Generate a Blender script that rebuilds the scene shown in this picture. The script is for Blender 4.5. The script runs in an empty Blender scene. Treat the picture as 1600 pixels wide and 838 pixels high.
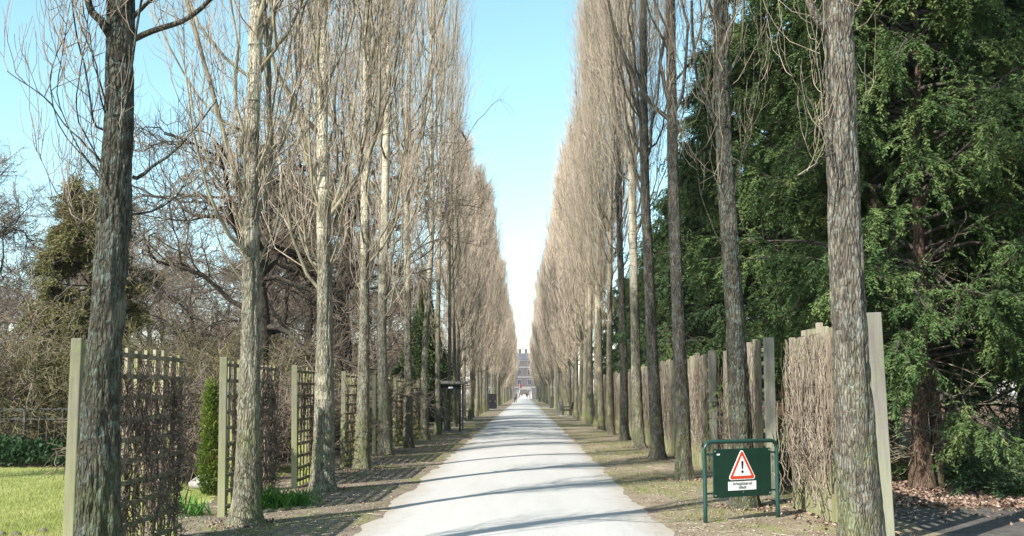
import bpy, math, random
import numpy as np
from mathutils import Vector, Matrix, Euler

# ------------------------------------------------------------------ camera, sky, sun, exposure
scene = bpy.context.scene
COL = scene.collection
R = math.radians

cam_d = bpy.data.cameras.new('camera')
cam = bpy.data.objects.new('camera', cam_d); COL.objects.link(cam)
cam.location = (0, 0, 1.6)
cam.rotation_euler = (R(95.0), 0, R(0.73))
cam_d.lens = 33.75; cam_d.sensor_width = 36; cam_d.shift_y = 0.04
cam_d.clip_start = 0.1; cam_d.clip_end = 6000
scene.camera = cam

SUN_TO = Vector((1.0, 1.08, -1.47 * math.tan(R(38)))).normalized()    # the way the light travels
world = bpy.data.worlds.new('World'); scene.world = world
world.use_nodes = True
wn = world.node_tree; wn.nodes.clear()
sky = wn.nodes.new('ShaderNodeTexSky'); sky.sky_type = 'NISHITA'; sky.sun_disc = False
sky.sun_elevation = R(38); sky.sun_rotation = R(222.8)
sky.air_density = 1.0; sky.dust_density = 0.6; sky.ozone_density = 1.0
hs = wn.nodes.new('ShaderNodeHueSaturation'); hs.inputs['Hue'].default_value = 0.463; hs.inputs['Saturation'].default_value = 0.98
bg = wn.nodes.new('ShaderNodeBackground'); bg.inputs['Strength'].default_value = 0.138
wo = wn.nodes.new('ShaderNodeOutputWorld')
wn.links.new(sky.outputs[0], hs.inputs['Color']); wn.links.new(hs.outputs[0], bg.inputs['Color'])
wn.links.new(bg.outputs[0], wo.inputs['Surface'])

sun_d = bpy.data.lights.new('sun', 'SUN'); sun_d.energy = 5.0; sun_d.angle = R(0.5); sun_d.color = (1.0, 0.95, 0.87)
sun = bpy.data.objects.new('sun', sun_d); COL.objects.link(sun)
sun.rotation_euler = SUN_TO.to_track_quat('-Z', 'Y').to_euler(); sun.location = (-20, -20, 30)

vs = scene.view_settings
scene.display_settings.display_device = 'sRGB'
vs.view_transform = 'Standard'; vs.look = 'None'; vs.exposure = 1.08; vs.gamma = 1.0; vs.use_curve_mapping = False
scene.cycles.max_bounces = 6; scene.cycles.diffuse_bounces = 3; scene.cycles.transparent_max_bounces = 6
scene.cycles.use_denoising = True

# ------------------------------------------------------------------ small helpers
def at(px, py, Y):
    """a point of the place at distance Y, read off the photograph's 1600x838 grid (for planning only)"""
    th = R(5); a = math.atan((py - 483) / 1500) - th
    z = 1.6 - Y * math.tan(a)
    d = Y * math.cos(th) + (z - 1.6) * math.sin(th)
    return ((px - 819) * d / 1500, Y, z)

def _hash(ix, iy, iz, seed):
    h = (ix.astype(np.int64) * 374761393 + iy.astype(np.int64) * 668265263 + iz.astype(np.int64) * 2147483647 + seed * 144269) & 0xFFFFFFFF
    h = ((h ^ (h >> 13)) * 1274126177) & 0xFFFFFFFF
    h = ((h ^ (h >> 16)) * 2246822519) & 0xFFFFFFFF
    return ((h ^ (h >> 15)) & 0xFFFFFF) / float(0xFFFFFF)

def noise3(p, seed=0):
    """value noise 0..1 at points (N,3)"""
    i = np.floor(p); f = p - i; f = f * f * (3 - 2 * f)
    i = i.astype(np.int64); x, y, z = i[:, 0], i[:, 1], i[:, 2]
    out = 0
    for dx in (0, 1):
        wx = f[:, 0] if dx else 1 - f[:, 0]
        for dy in (0, 1):
            wy = f[:, 1] if dy else 1 - f[:, 1]
            for dz in (0, 1):
                wz = f[:, 2] if dz else 1 - f[:, 2]
                out = out + wx * wy * wz * _hash(x + dx, y + dy, z + dz, seed)
    return out

def mesh_np(name, V, faces, mat=None, smooth=False):
    """faces: list of integer arrays (n,k)"""
    me = bpy.data.meshes.new(name)
    V = np.asarray(V, dtype=np.float32).reshape(-1, 3)
    faces = [np.asarray(f, dtype=np.int32) for f in faces if len(f)]
    me.vertices.add(len(V)); me.vertices.foreach_set('co', V.ravel())
    loops = np.concatenate([f.ravel() for f in faces])
    tot = np.concatenate([np.full(len(f), f.shape[1], dtype=np.int32) for f in faces])
    start = np.concatenate([[0], np.cumsum(tot)[:-1]]).astype(np.int32)
    me.loops.add(len(loops)); me.loops.foreach_set('vertex_index', loops)
    me.polygons.add(len(tot)); me.polygons.foreach_set('loop_start', start); me.polygons.foreach_set('loop_total', tot)
    if smooth: me.polygons.foreach_set('use_smooth', np.ones(len(tot), dtype=bool))
    me.update(calc_edges=True); me.validate()
    for m in (mat if isinstance(mat, (list, tuple)) else [mat]):
        if m: me.materials.append(m)
    return me

def link(name, me, parent=None, loc=None):
    o = bpy.data.objects.new(name, me); COL.objects.link(o)
    if parent: o.parent = parent
    if loc is not None: o.location = loc
    return o

def tag(o, label, cat, group=None):
    o['label'] = label; o['category'] = cat
    if group: o['group'] = group
    return o

def thing(name, label, cat, loc=(0, 0, 0), rz=0, group=None):
    o = bpy.data.objects.new(name, None); COL.objects.link(o)
    o.empty_display_size = 0.3
    o.location = loc; o.rotation_euler = (0, 0, rz)
    return tag(o, label, cat, group)

def struct(o, kind='structure'):
    o['kind'] = kind; return o

class MB:
    """collects polygons, builds one mesh"""
    def __init__(s): s.V = []; s.F = []
    def quad(s, pts):
        n = len(s.V); s.V += [tuple(p) for p in pts]; s.F.append(tuple(range(n, n + len(pts)))); return s
    def box(s, x0, x1, y0, y1, z0, z1, jit=None):
        n = len(s.V)
        for z in (z0, z1):
            for x, y in ((x0, y0), (x1, y0), (x1, y1), (x0, y1)): s.V.append((x, y, z))
        for f in ((0, 3, 2, 1), (4, 5, 6, 7), (0, 1, 5, 4), (1, 2, 6, 5), (2, 3, 7, 6), (3, 0, 4, 7)):
            s.F.append(tuple(n + i for i in f))
        return s
    def prism(s, poly, y0, y1):
        """polygon in x,z (counter-clockwise seen from -y) between two y"""
        n = len(s.V); k = len(poly)
        for y in (y0, y1):
            for x, z in poly: s.V.append((x, y, z))
        s.F.append(tuple(n + i for i in range(k))); s.F.append(tuple(n + k + i for i in reversed(range(k))))
        for i in range(k):
            j = (i + 1) % k; s.F.append((n + j, n + i, n + k + i, n + k + j))
        return s
    def tube(s, pts, r, k=10, caps=True):
        n = len(s.V); pts = [Vector(p) for p in pts]; m = len(pts)
        rr = r if isinstance(r, (list, tuple)) else [r] * m
        for i, p in enumerate(pts):
            d = (pts[min(i + 1, m - 1)] - pts[max(i - 1, 0)]).normalized()
            a = Vector((0, 0, 1)) if abs(d.z) < .9 else Vector((0, 1, 0))
            u = d.cross(a).normalized(); v = u.cross(d)
            if i and u.dot(lu) < 0: u = -u; v = -v
            lu = u
            for j in range(k):
                t = 2 * math.pi * j / k; s.V.append(tuple(p + (u * math.cos(t) + v * math.sin(t)) * rr[i]))
        for i in range(m - 1):
            for j in range(k):
                j2 = (j + 1) % k; s.F.append((n + i * k + j, n + i * k + j2, n + (i + 1) * k + j2, n + (i + 1) * k + j))
        if caps:
            s.F.append(tuple(n + j for j in reversed(range(k)))); s.F.append(tuple(n + (m - 1) * k + j for j in range(k)))
        return s
    def build(s, name, mat, parent=None, loc=None, smooth=False, bevel=0):
        me = bpy.data.meshes.new(name); me.from_pydata(s.V, [], s.F); me.materials.append(mat)
        if smooth: me.polygons.foreach_set('use_smooth', [True] * len(me.polygons))
        me.update(); o = link(name, me, parent, loc)
        if bevel:
            b = o.modifiers.new('bevel', 'BEVEL'); b.width = bevel; b.segments = 2; b.limit_method = 'ANGLE'
        return o

def copy_tree(o, parent=None):
    c = o.copy(); COL.objects.link(c); c.parent = parent
    for ch in list(o.children): copy_tree(ch, c)
    return c

# ------------------------------------------------------------------ node materials
class NT:
    def __init__(s, name, rough=0.9, spec=0.2):
        s.m = bpy.data.materials.new(name); s.m.use_nodes = True; s.t = s.m.node_tree; s.t.nodes.clear()
        s.out = s.t.nodes.new('ShaderNodeOutputMaterial'); s.p = s.t.nodes.new('ShaderNodeBsdfPrincipled')
        s.t.links.new(s.p.outputs[0], s.out.inputs[0])
        s.p.inputs['Roughness'].default_value = rough; s.p.inputs['Specular IOR Level'].default_value = spec
        s.tc = s.t.nodes.new('ShaderNodeTexCoord')
    def l(s, a, b): s.t.links.new(a, b)
    def coord(s, scale=(1, 1, 1), kind='Object', loc=None):
        m = s.t.nodes.new('ShaderNodeMapping'); m.inputs['Scale'].default_value = scale
        if loc is not None: s.l(loc, m.inputs['Location'])
        if kind == 'World':
            g = s.t.nodes.new('ShaderNodeNewGeometry'); s.l(g.outputs['Position'], m.inputs[0])
        else: s.l(s.tc.outputs[kind], m.inputs[0])
        return m.outputs[0]
    def noise(s, vec, scale=1.0, detail=4, rough=0.6, dist=0):
        n = s.t.nodes.new('ShaderNodeTexNoise'); s.l(vec, n.inputs['Vector'])
        n.inputs['Scale'].default_value = scale; n.inputs['Detail'].default_value = detail
        n.inputs['Roughness'].default_value = rough; n.inputs['Distortion'].default_value = dist
        return n.outputs[0]
    def voro(s, vec, scale=1.0, feature='F1', out=0):
        n = s.t.nodes.new('ShaderNodeTexVoronoi'); n.feature = feature; s.l(vec, n.inputs['Vector']); n.inputs['Scale'].default_value = scale
        return n.outputs[out]
    def ramp(s, fac, stops):
        r = s.t.nodes.new('ShaderNodeValToRGB'); e = r.color_ramp.elements
        while len(e) < len(stops): e.new(0.5)
        for i, (p, c) in enumerate(stops):
            e[i].position = p; e[i].color = (c, c, c, 1) if not isinstance(c, tuple) else (*c, 1)
        s.l(fac, r.inputs[0]); return r.outputs[0]
    def mix(s, fac, a, b, mode='MIX'):
        m = s.t.nodes.new('ShaderNodeMix'); m.data_type = 'RGBA'; m.blend_type = mode
        for v, i in ((fac, m.inputs[0]), (a, m.inputs[6]), (b, m.inputs[7])):
            if isinstance(v, (int, float)): i.default_value = v
            elif isinstance(v, tuple): i.default_value = (*v, 1)
            else: s.l(v, i)
        return m.outputs[2]
    def math(s, op, a, b=0.0, c=None):
        m = s.t.nodes.new('ShaderNodeMath'); m.operation = op; m.use_clamp = False
        for v, i in ((a, 0), (b, 1)):
            if isinstance(v, (int, float)): m.inputs[i].default_value = v
            else: s.l(v, m.inputs[i])
        return m.outputs[0]
    def sep(s, vec):
        n = s.t.nodes.new('ShaderNodeSeparateXYZ'); s.l(vec, n.inputs[0]); return n.outputs
    def rand(s):
        return s.t.nodes.new('ShaderNodeObjectInfo').outputs['Random']
    def range(s, v, a, b, c=0.0, d=1.0):
        n = s.t.nodes.new('ShaderNodeMapRange'); s.l(v, n.inputs[0])
        for i, x in enumerate((a, b, c, d)): n.inputs[1 + i].default_value = x
        return n.outputs[0]
    def bump(s, h, strength=0.5, dist=0.02):
        b = s.t.nodes.new('ShaderNodeBump'); b.inputs['Strength'].default_value = strength; b.inputs['Distance'].default_value = dist
        s.l(h, b.inputs['Height']); s.l(b.outputs[0], s.p.inputs['Normal'])
    def color(s, c):
        if isinstance(c, tuple): s.p.inputs['Base Color'].default_value = (*c, 1)
        else: s.l(c, s.p.inputs['Base Color'])
        return s.m

def simple(name, c, rough=0.8, var=0.25, scale=8, metallic=0, spec=0.3, bump=0):
    n = NT(name, rough, spec); n.p.inputs['Metallic'].default_value = metallic
    f = n.noise(n.coord(), scale, 5, 0.65)
    k = n.ramp(f, [(0.3, 1 - var), (0.7, 1 + 0 * var)])
    if bump: n.bump(f, bump, 0.01)
    return n.color(n.mix(1.0, c, k, 'MULTIPLY'))

def bark(name, dark, mid, light, lichen, lich_amt, smooth_from, pale, algae=0.5, fur=1.0):
    n = NT(name, 0.92, 0.15)
    rnd = n.rand()
    off = n.t.nodes.new('ShaderNodeCombineXYZ'); n.l(n.math('MULTIPLY', rnd, 37.0), off.inputs[0]); n.l(n.math('MULTIPLY', rnd, 17.0), off.inputs[2])
    c1 = n.coord((15, 15, 2.4), loc=off.outputs[0]); c2 = n.coord((1, 1, 1), loc=off.outputs[0]); c3 = n.coord((3, 3, 26), loc=off.outputs[0])
    f1 = n.noise(c1, 1.5, 8, 0.75, 0.8)
    f2 = n.noise(c2, 45, 5, 0.75)
    dn = n.t.nodes.new('ShaderNodeTexNoise'); n.l(n.coord((7, 7, 3), loc=off.outputs[0]), dn.inputs['Vector']); dn.inputs['Scale'].default_value = 1.0; dn.inputs['Detail'].default_value = 4
    dv = n.t.nodes.new('ShaderNodeVectorMath'); dv.operation = 'MULTIPLY_ADD'; n.l(dn.outputs[1], dv.inputs[0]); dv.inputs[1].default_value = (1.3, 1.3, 1.0)
    n.l(n.coord((36, 36, 7.5), loc=off.outputs[0]), dv.inputs[2])
    crk = n.voro(dv.outputs[0], 1.0, 'DISTANCE_TO_EDGE')
    z = n.sep(n.tc.outputs['Object'])[2]
    base = n.ramp(f1, [(0.34, dark), (0.48, mid), (0.66, light)])
    base = n.mix(n.ramp(f2, [(0.35, 0.0), (0.75, 0.5)]), base, dark)
    base = n.mix(n.ramp(crk, [(0.0, 0.55 * min(fur, 1)), (0.17, 0.0)]), base, tuple(x * .7 for x in dark))
    blotch = n.ramp(n.noise(c2, 3.5, 4, 0.6, 0.8), [(0.34, 0.72), (0.60, 1.0)])
    base = n.mix(1.0, base, blotch, 'MULTIPLY')
    lp = n.ramp(n.noise(c2, 11, 7, 0.8, 0.6), [(0.50, 0.0), (0.62, lich_amt)])
    base = n.mix(lp, base, lichen)
    # pale smooth bark higher up, ringed by dark scars
    patch = n.math('ADD', n.range(z, smooth_from - 0.7, smooth_from + 1.6), n.range(n.noise(c2, 1.6, 3, 0.5), 0.3, 0.7, -0.65, 0.6))
    patch = n.ramp(patch, [(0.35, 0.0), (0.75, 0.9)])
    rings = n.ramp(n.noise(c3, 1.0, 3, 0.55, 0.4), [(0.30, 0.25), (0.42, 1.0)])
    palec = n.mix(1.0, n.ramp(n.noise(c2, 7, 4, 0.6), [(0.3, tuple(x * .68 for x in pale)), (0.62, pale)]), rings, 'MULTIPLY')
    base = n.mix(patch, base, palec)
    # green algae on the lower trunk
    al = n.math('MULTIPLY', n.range(z, 2.2, 0.2), n.ramp(n.noise(c2, 2.4, 4, 0.6), [(0.42, 0.0), (0.66, algae)]))
    base = n.mix(al, base, (0.16, 0.19, 0.06))
    tone = n.range(rnd, 0, 1, 0.82, 1.12)
    base = n.mix(1.0, base, tone, 'MULTIPLY')
    h = n.math('ADD', n.math('MULTIPLY', f1, .8), n.math('ADD', n.math('MULTIPLY', f2, 0.35), n.range(crk, 0, .2, 0, .6)))
    n.bump(h, 0.9 * fur, 0.03)
    return n.color(base)

M = {}
M['bark_dark'] = bark('bark_dark', (.02, .018, .014), (.08, .073, .055), (.185, .172, .13), (.165, .21, .185), 0.6, 12.0, (.25, .23, .17), 0.4)
M['bark'] = bark('bark', (.05, .043, .032), (.24, .215, .155), (.43, .395, .30), (.34, .37, .29), 0.45, 4.0, (.62, .57, .44), 0.6)
M['bark_grey'] = bark('bark_grey', (.035, .03, .024), (.165, .145, .115), (.32, .285, .23), (.26, .29, .26), 0.5, 9.5, (.32, .28, .21), 0.5)
M['bark_far'] = bark('bark_far', (.045, .038, .028), (.20, .175, .125), (.36, .32, .235), (.26, .28, .18), 0.45, 5.0, (.42, .37, .27), 0.8, .7)

def twigmat(name, a, b, c):
    n = NT(name, 0.85, 0.25)
    f = n.noise(n.coord((6, 6, .55)), 1.0, 5, 0.75)
    return n.color(n.mix(1.0, n.ramp(f, [(0.34, tuple(x * .6 for x in a)), (0.43, a), (0.52, b), (0.64, c)]), n.range(n.rand(), 0, 1, .74, 1.12), 'MULTIPLY'))
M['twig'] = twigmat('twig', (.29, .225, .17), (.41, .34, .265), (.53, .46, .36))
M['limb'] = twigmat('limb', (.12, .105, .07), (.20, .18, .12), (.31, .28, .195))
M['twig_mid'] = twigmat('twig_mid', (.17, .135, .095), (.26, .215, .155), (.36, .31, .23))
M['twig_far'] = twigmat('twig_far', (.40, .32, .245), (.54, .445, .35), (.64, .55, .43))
M['twig_dark'] = twigmat('twig_dark', (.13, .10, .075), (.20, .16, .12), (.27, .23, .17))
M['twig_olive'] = twigmat('twig_olive', (.075, .068, .03), (.14, .125, .065), (.22, .19, .115))
M['bough'] = twigmat('bough', (.035, .03, .025), (.06, .052, .042), (.10, .09, .075))

def leafmat(name, cols, scale=1.6, rough=0.55, transl=0.25):
    n = NT(name, rough, 0.12)
    g = n.coord(kind='World')
    f = n.noise(g, scale, 5, 0.7)
    f2 = n.noise(g, scale * 9, 2, 0.5)
    c = n.ramp(f, [(0.32, cols[0]), (0.5, cols[1]), (0.68, cols[2])])
    c = n.mix(n.ramp(f2, [(0.48, 0.0), (0.78, 0.4)]), c, cols[2])
    n.color(c)
    tr = n.t.nodes.new('ShaderNodeBsdfTranslucent'); n.l(c, tr.inputs[0])
    mx = n.t.nodes.new('ShaderNodeMixShader'); mx.inputs[0].default_value = transl
    n.l(n.p.outputs[0], mx.inputs[1]); n.l(tr.outputs[0], mx.inputs[2]); n.l(mx.outputs[0], n.out.inputs[0])
    return n.m
M['yew'] = leafmat('yew', [(.018, .040, .014), (.052, .092, .030), (.15, .195, .068)], 1.6, .7, .10)
M['yew_blue'] = leafmat('yew_blue', [(.016, .038, .018), (.045, .082, .036), (.12, .165, .072)], 1.6, .7, .10)
M['olive_leaf'] = leafmat('olive_leaf', [(.08, .08, .03), (.15, .145, .06), (.23, .21, .10)])
M['thuja'] = leafmat('thuja', [(.05, .09, .015), (.11, .16, .03), (.19, .21, .05)], 3)
M['ivy'] = leafmat('ivy', [(.012, .03, .012), (.022, .048, .018), (.045, .08, .032)], 2)
M['daff'] = leafmat('daff', [(.04, .12, .02), (.07, .18, .03), (.10, .24, .05)], 3)
M['grassblade'] = leafmat('grassblade', [(.18, .22, .06), (.27, .31, .09), (.38, .38, .15)], 0.8, 0.7)
M['tuftblade'] = leafmat('tuftblade', [(.12, .15, .04), (.19, .22, .06), (.30, .29, .12)], 1.5, 0.7)

def woodmat(name, a, b, alg, amt, zscale=2.0, zlow=1.2):
    n = NT(name, 0.9, 0.15)
    c = n.coord((30, 30, zscale)); c2 = n.coord((1, 1, 1))
    f = n.noise(c, 1.0, 5, 0.6)
    base = n.ramp(f, [(0.3, a), (0.7, b)])
    base = n.mix(1.0, base, n.ramp(n.noise(n.coord((0, 6.1, .35)), 1.0, 2, .5), [(0.35, .55), (0.62, 1.08)]), 'MULTIPLY')
    z = n.sep(n.tc.outputs['Object'])[2]
    k = n.math('ADD', n.range(z, zlow, 0.0, 0.0, .22), n.noise(c2, 4.5, 5, 0.7))
    base = n.mix(n.ramp(k, [(0.46, 0.0), (0.66, amt)]), base, alg)
    n.bump(f, 0.4, 0.006)
    return n.color(base)
M['post_green'] = woodmat('post_green', (.17, .165, .11), (.28, .27, .20), (.20, .215, .09), 0.5)
M['post_grey'] = woodmat('post_grey', (.20, .185, .16), (.30, .28, .245), (.20, .23, .10), 0.4)
M['slat'] = woodmat('slat', (.19, .17, .12), (.38, .34, .25), (.22, .26, .05), 0.8)
M['slat_pale'] = woodmat('slat_pale', (.15, .125, .10), (.37, .325, .265), (.21, .235, .08), 0.5, 2.0, 1.0)
M['rail'] = woodmat('rail', (.12, .10, .07), (.24, .21, .15), (.14, .15, .04), 0.3)
M['vine_dark'] = twigmat('vine_dark', (.075, .056, .043), (.155, .115, .09), (.28, .22, .175))
M['vine_pale'] = twigmat('vine_pale', (.12, .095, .07), (.20, .165, .125), (.32, .275, .22))

def groundmat(name, stops, scale, grass=None, gr_amt=0, fine=True, bump=0.6):
    n = NT(name, 0.95, 0.1); g = n.coord(kind='World')
    f = n.noise(g, scale, 8, 0.75); ff = n.noise(g, 26, 6, 0.8); sp = n.voro(g, 34, 'F1')
    c = n.ramp(f, stops)
    c = n.mix(n.ramp(ff, [(0.38, 0.55), (0.5, 0.0)]), c, tuple(x * .45 for x in stops[0][1]))
    c = n.mix(n.ramp(sp, [(0.05, 0.55), (0.16, 0.0)]), c, tuple(min(.6, x * 1.7) for x in stops[-1][1]))
    if grass:
        gn = n.noise(n.coord((1, .6, 1), 'World'), .9, 7, 0.75)
        c = n.mix(n.ramp(gn, [(0.5 - gr_amt, 0.0), (0.62 - gr_amt, 0.8)]), c, n.ramp(ff, [(0.35, tuple(x * .6 for x in grass)), (0.65, grass)]))
    n.bump(n.math('ADD', n.math('MULTIPLY', f, 1.0), ff), bump, 0.05)
    return n.color(c)
M['soil'] = groundmat('soil', [(0.3, (.10, .078, .055)), (0.5, (.17, .135, .098)), (0.7, (.25, .205, .15))], 1.8, (.20, .22, .06), -0.06)
M['verge'] = groundmat('verge', [(0.3, (.16, .125, .09)), (0.5, (.27, .22, .155)), (0.7, (.37, .31, .225))], 1.6, (.26, .27, .10), 0.0)
M['bed'] = groundmat('bed', [(0.3, (.12, .095, .072)), (0.5, (.21, .17, .13)), (0.7, (.31, .26, .20))], 2.2, (.22, .24, .08), 0.0)
M['litter'] = groundmat('litter', [(0.3, (.07, .045, .03)), (0.5, (.17, .105, .07)), (0.7, (.30, .20, .14))], 3.0)
M['lawn'] = groundmat('lawn', [(0.3, (.20, .21, .07)), (0.5, (.29, .31, .11)), (0.7, (.37, .38, .15))], 1.2)
M['gravel_side'] = groundmat('gravel_side', [(0.3, (.06, .055, .05)), (0.5, (.11, .10, .09)), (0.7, (.18, .165, .15))], 2.5)  # gravel darkened so the shade over the side path is in its colour

def pathmat():
    n = NT('path', 0.9, 0.2); g = n.coord(kind='World')
    f = n.noise(n.coord((1.5, .22, 1), 'World'), 1.3, 8, 0.75); ff = n.noise(g, 60, 5, 0.8); sp = n.voro(g, 90, 'F1')
    c = n.ramp(f, [(0.3, (.37, .36, .342)), (0.5, (.405, .394, .377)), (0.7, (.435, .424, .407))])
    c = n.mix(n.ramp(ff, [(0.36, 0.35), (0.5, 0.0)]), c, (.26, .25, .24))
    c = n.mix(n.ramp(sp, [(0.10, 0.5), (0.25, 0.0)]), c, (.62, .60, .57))
    x = n.math('ABSOLUTE', n.math('ADD', n.sep(g)[0], 0.12))
    e = n.math('ADD', x, n.math('MULTIPLY', n.noise(g, 2.2, 6, .75), 0.9))
    c = n.mix(n.ramp(n.range(e, 1.75, 2.35), [(0.0, 0.0), (1.0, 0.75)]), c, (.27, .225, .165))
    n.bump(n.math('ADD', ff, f), 0.35, 0.01)
    return n.color(c)
M['path'] = pathmat()

# ------------------------------------------------------------------ the ground
def sheet(name, x0, x1, y0, y1, z, mat, nx=2, ny=2, edge=0, camber=0, seed=1, fs=1.2):
    xs = np.linspace(0, 1, nx + 1); ys = np.linspace(0, 1, ny + 1) ** (1.6 if ny > 20 else 1)
    U, W = np.meshgrid(xs, ys)
    Y = y0 + (y1 - y0) * W
    q = np.stack([np.zeros(Y.size), Y.ravel() * fs, np.zeros(Y.size) + seed], 1)
    ln = (noise3(q, seed) + .5 * noise3(q * 3.1, seed + 5) + .35 * noise3(q * 7.3, seed + 6) - .92).reshape(Y.shape) * edge
    rn = (noise3(q, seed + 9) + .5 * noise3(q * 3.1, seed + 15) + .35 * noise3(q * 7.3, seed + 16) - .92).reshape(Y.shape) * edge
    X = (x0 + ln) * (1 - U) + (x1 + rn) * U
    Z = z + camber * (1 - (2 * U - 1) ** 2)
    V = np.stack([X, Y, Z + 0 * X], -1).reshape(-1, 3)
    I = np.arange((nx + 1) * (ny + 1)).reshape(ny + 1, nx + 1)
    F = np.stack([I[:-1, :-1], I[:-1, 1:], I[1:, 1:], I[1:, :-1]], -1).reshape(-1, 4)
    return struct(link(name, mesh_np(name, V, [F], mat, True)))

sheet('ground', -1500, 1500, -300, 2500, 0, M['soil'])
sheet('lawn', -70, -4.75, -4, 21.0, .004, M['lawn'], 2, 300, .35, 0, 3, 1.0)
sheet('planting_bed', -13, -5.2, 9.6, 10.9, .008, M['bed'], 2, 30, .3, 0, 5)
sheet('left_verge', -4.4, -1.6, -4, 262, .008, M['bed'], 2, 500, .18, 0, 7)
sheet('right_verge', 1.4, 4.6, -4, 262, .008, M['verge'], 2, 500, .3, 0, 11)
sheet('leaf_litter_ground', 4.5, 60, 13.7, 200, .004, M['litter'], 2, 300, .5, 0, 13)
sheet('side_path', 4.6, 40, 9.0, 13.6, .006, M['gravel_side'], 8, 8)
sheet('crossing_path_west', -16, -1.4, 91.0, 95.5, .013, M['path'], 4, 2)
sheet('crossing_path_east', 1.3, 20, 104.5, 110.5, .013, M['path'], 4, 2)
sheet('path', -1.88, 1.66, -4, 262, .012, M['path'], 12, 900, .16, .055, 17, 1.6)
sheet('street', -200, 200, 262, 292, .004, M['gravel_side'])

# ------------------------------------------------------------------ branch geometry
def tubes(P, Rr, k=3):
    """P (N,M,3) polylines, Rr (N,M) radii -> V, F"""
    N, m, _ = P.shape
    T = np.empty_like(P); T[:, 1:-1] = P[:, 2:] - P[:, :-2]; T[:, 0] = P[:, 1] - P[:, 0]; T[:, -1] = P[:, -1] - P[:, -2]
    T /= np.linalg.norm(T, axis=2, keepdims=True) + 1e-9
    mean = T.mean(1); ref = np.where((np.abs(mean[:, 2]) < .75)[:, None], np.array([[0, 0, 1.]]), np.array([[1., 0, 0]]))[:, None, :]
    U = np.cross(T, ref); U /= np.linalg.norm(U, axis=2, keepdims=True) + 1e-9
    W = np.cross(U, T)
    a = np.arange(k) * 2 * np.pi / k
    V = P[:, :, None, :] + Rr[:, :, None, None] * (U[:, :, None, :] * np.cos(a)[:, None] + W[:, :, None, :] * np.sin(a)[:, None])
    I = np.arange(N * m * k).reshape(N, m, k)
    A = I[:, :-1, :]; B = I[:, 1:, :]
    F = np.stack([A, np.roll(A, -1, 2), np.roll(B, -1, 2), B], -1).reshape(-1, 4)
    return V.reshape(-1, 3), F

class Geo:
    def __init__(s): s.V = []; s.F = []; s.n = 0
    def add(s, V, F): s.V.append(V); s.F.append(F + s.n); s.n += len(V)
    def mesh(s, name, mat, smooth=True):
        return mesh_np(name, np.concatenate(s.V), [np.concatenate(s.F)], mat, smooth)

def trunk_centre(h, ctrl):
    hs = [c[0] for c in ctrl]
    return np.stack([np.interp(h, hs, [c[1] for c in ctrl]), np.interp(h, hs, [c[2] for c in ctrl])], -1)

def smooth_ctrl(ctrl):
    h = np.linspace(0, ctrl[-1][0], 60); c = trunk_centre(h, ctrl)
    for _ in range(5): c[1:-1] = (c[:-2] + c[1:-1] + c[2:]) / 3
    return [(a, b[0], b[1]) for a, b in zip(h, c)]

def trunk_radius(h, H, rb, k):
    return rb * (k * np.exp(-h / 1.8) + (1.07 - k) * np.clip(1 - h / H, 0.0, 1) ** .8)

def poplar_trunk(H, rb, ctrl, seed, sides=40, fine=6.0, nf=60, nc=30, furrow=.012, k=.3, flare=.45):
    h = np.concatenate([np.linspace(-.06, fine, nf, endpoint=False), np.linspace(fine, H * .985, nc)])
    a = np.arange(sides) * 2 * np.pi / sides
    hh, aa = np.meshgrid(h, a, indexing='ij')
    r = trunk_radius(np.clip(hh, 0, None), H, rb, k)
    q = np.stack([np.cos(aa) * 1.0, np.sin(aa) * 1.0, hh * .5], -1).reshape(-1, 3)
    lump = (noise3(q * 1.3 + seed, seed) - .5).reshape(hh.shape)
    root = np.exp(-np.clip(hh, 0, None) / .13) * flare * (.45 + 1.1 * noise3(np.stack([np.cos(aa) * 2.2, np.sin(aa) * 2.2, hh * 0 + seed], -1).reshape(-1, 3), seed + 3).reshape(hh.shape))
    r = r * (1 + .16 * lump + root)
    fr = rb * 17
    q = np.stack([np.cos(aa) * fr / 2, np.sin(aa) * fr / 2, hh * 2.6], -1).reshape(-1, 3)
    w = noise3(q * .45 + 5, seed + 8)[:, None] * np.array([[1.5, 1.5, .6]])
    f1 = 1 - np.abs(2 * noise3(q + w, seed + 1) - 1); f2 = 1 - np.abs(2 * noise3(q * 2.1 + w, seed + 2) - 1)
    fur = (.65 * f1 + .35 * f2).reshape(hh.shape)
    fade = np.clip(1.25 - hh / 8, .15, 1)
    r = r - furrow * fade * (fur ** 2.2) * 1.6 + furrow * .5
    r = r + .008 * (noise3(q * 5, seed + 4).reshape(hh.shape) - .5) * (furrow > .008)
    c = trunk_centre(h, ctrl)
    V = np.stack([c[:, None, 0] + r * np.cos(aa), c[:, None, 1] + r * np.sin(aa), hh], -1).reshape(-1, 3)
    I = np.arange(len(V)).reshape(hh.shape)
    A, B = I[:-1], I[1:]
    F = np.stack([A, np.roll(A, -1, 1), np.roll(B, -1, 1), B], -1).reshape(-1, 4)
    return V, F

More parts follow.
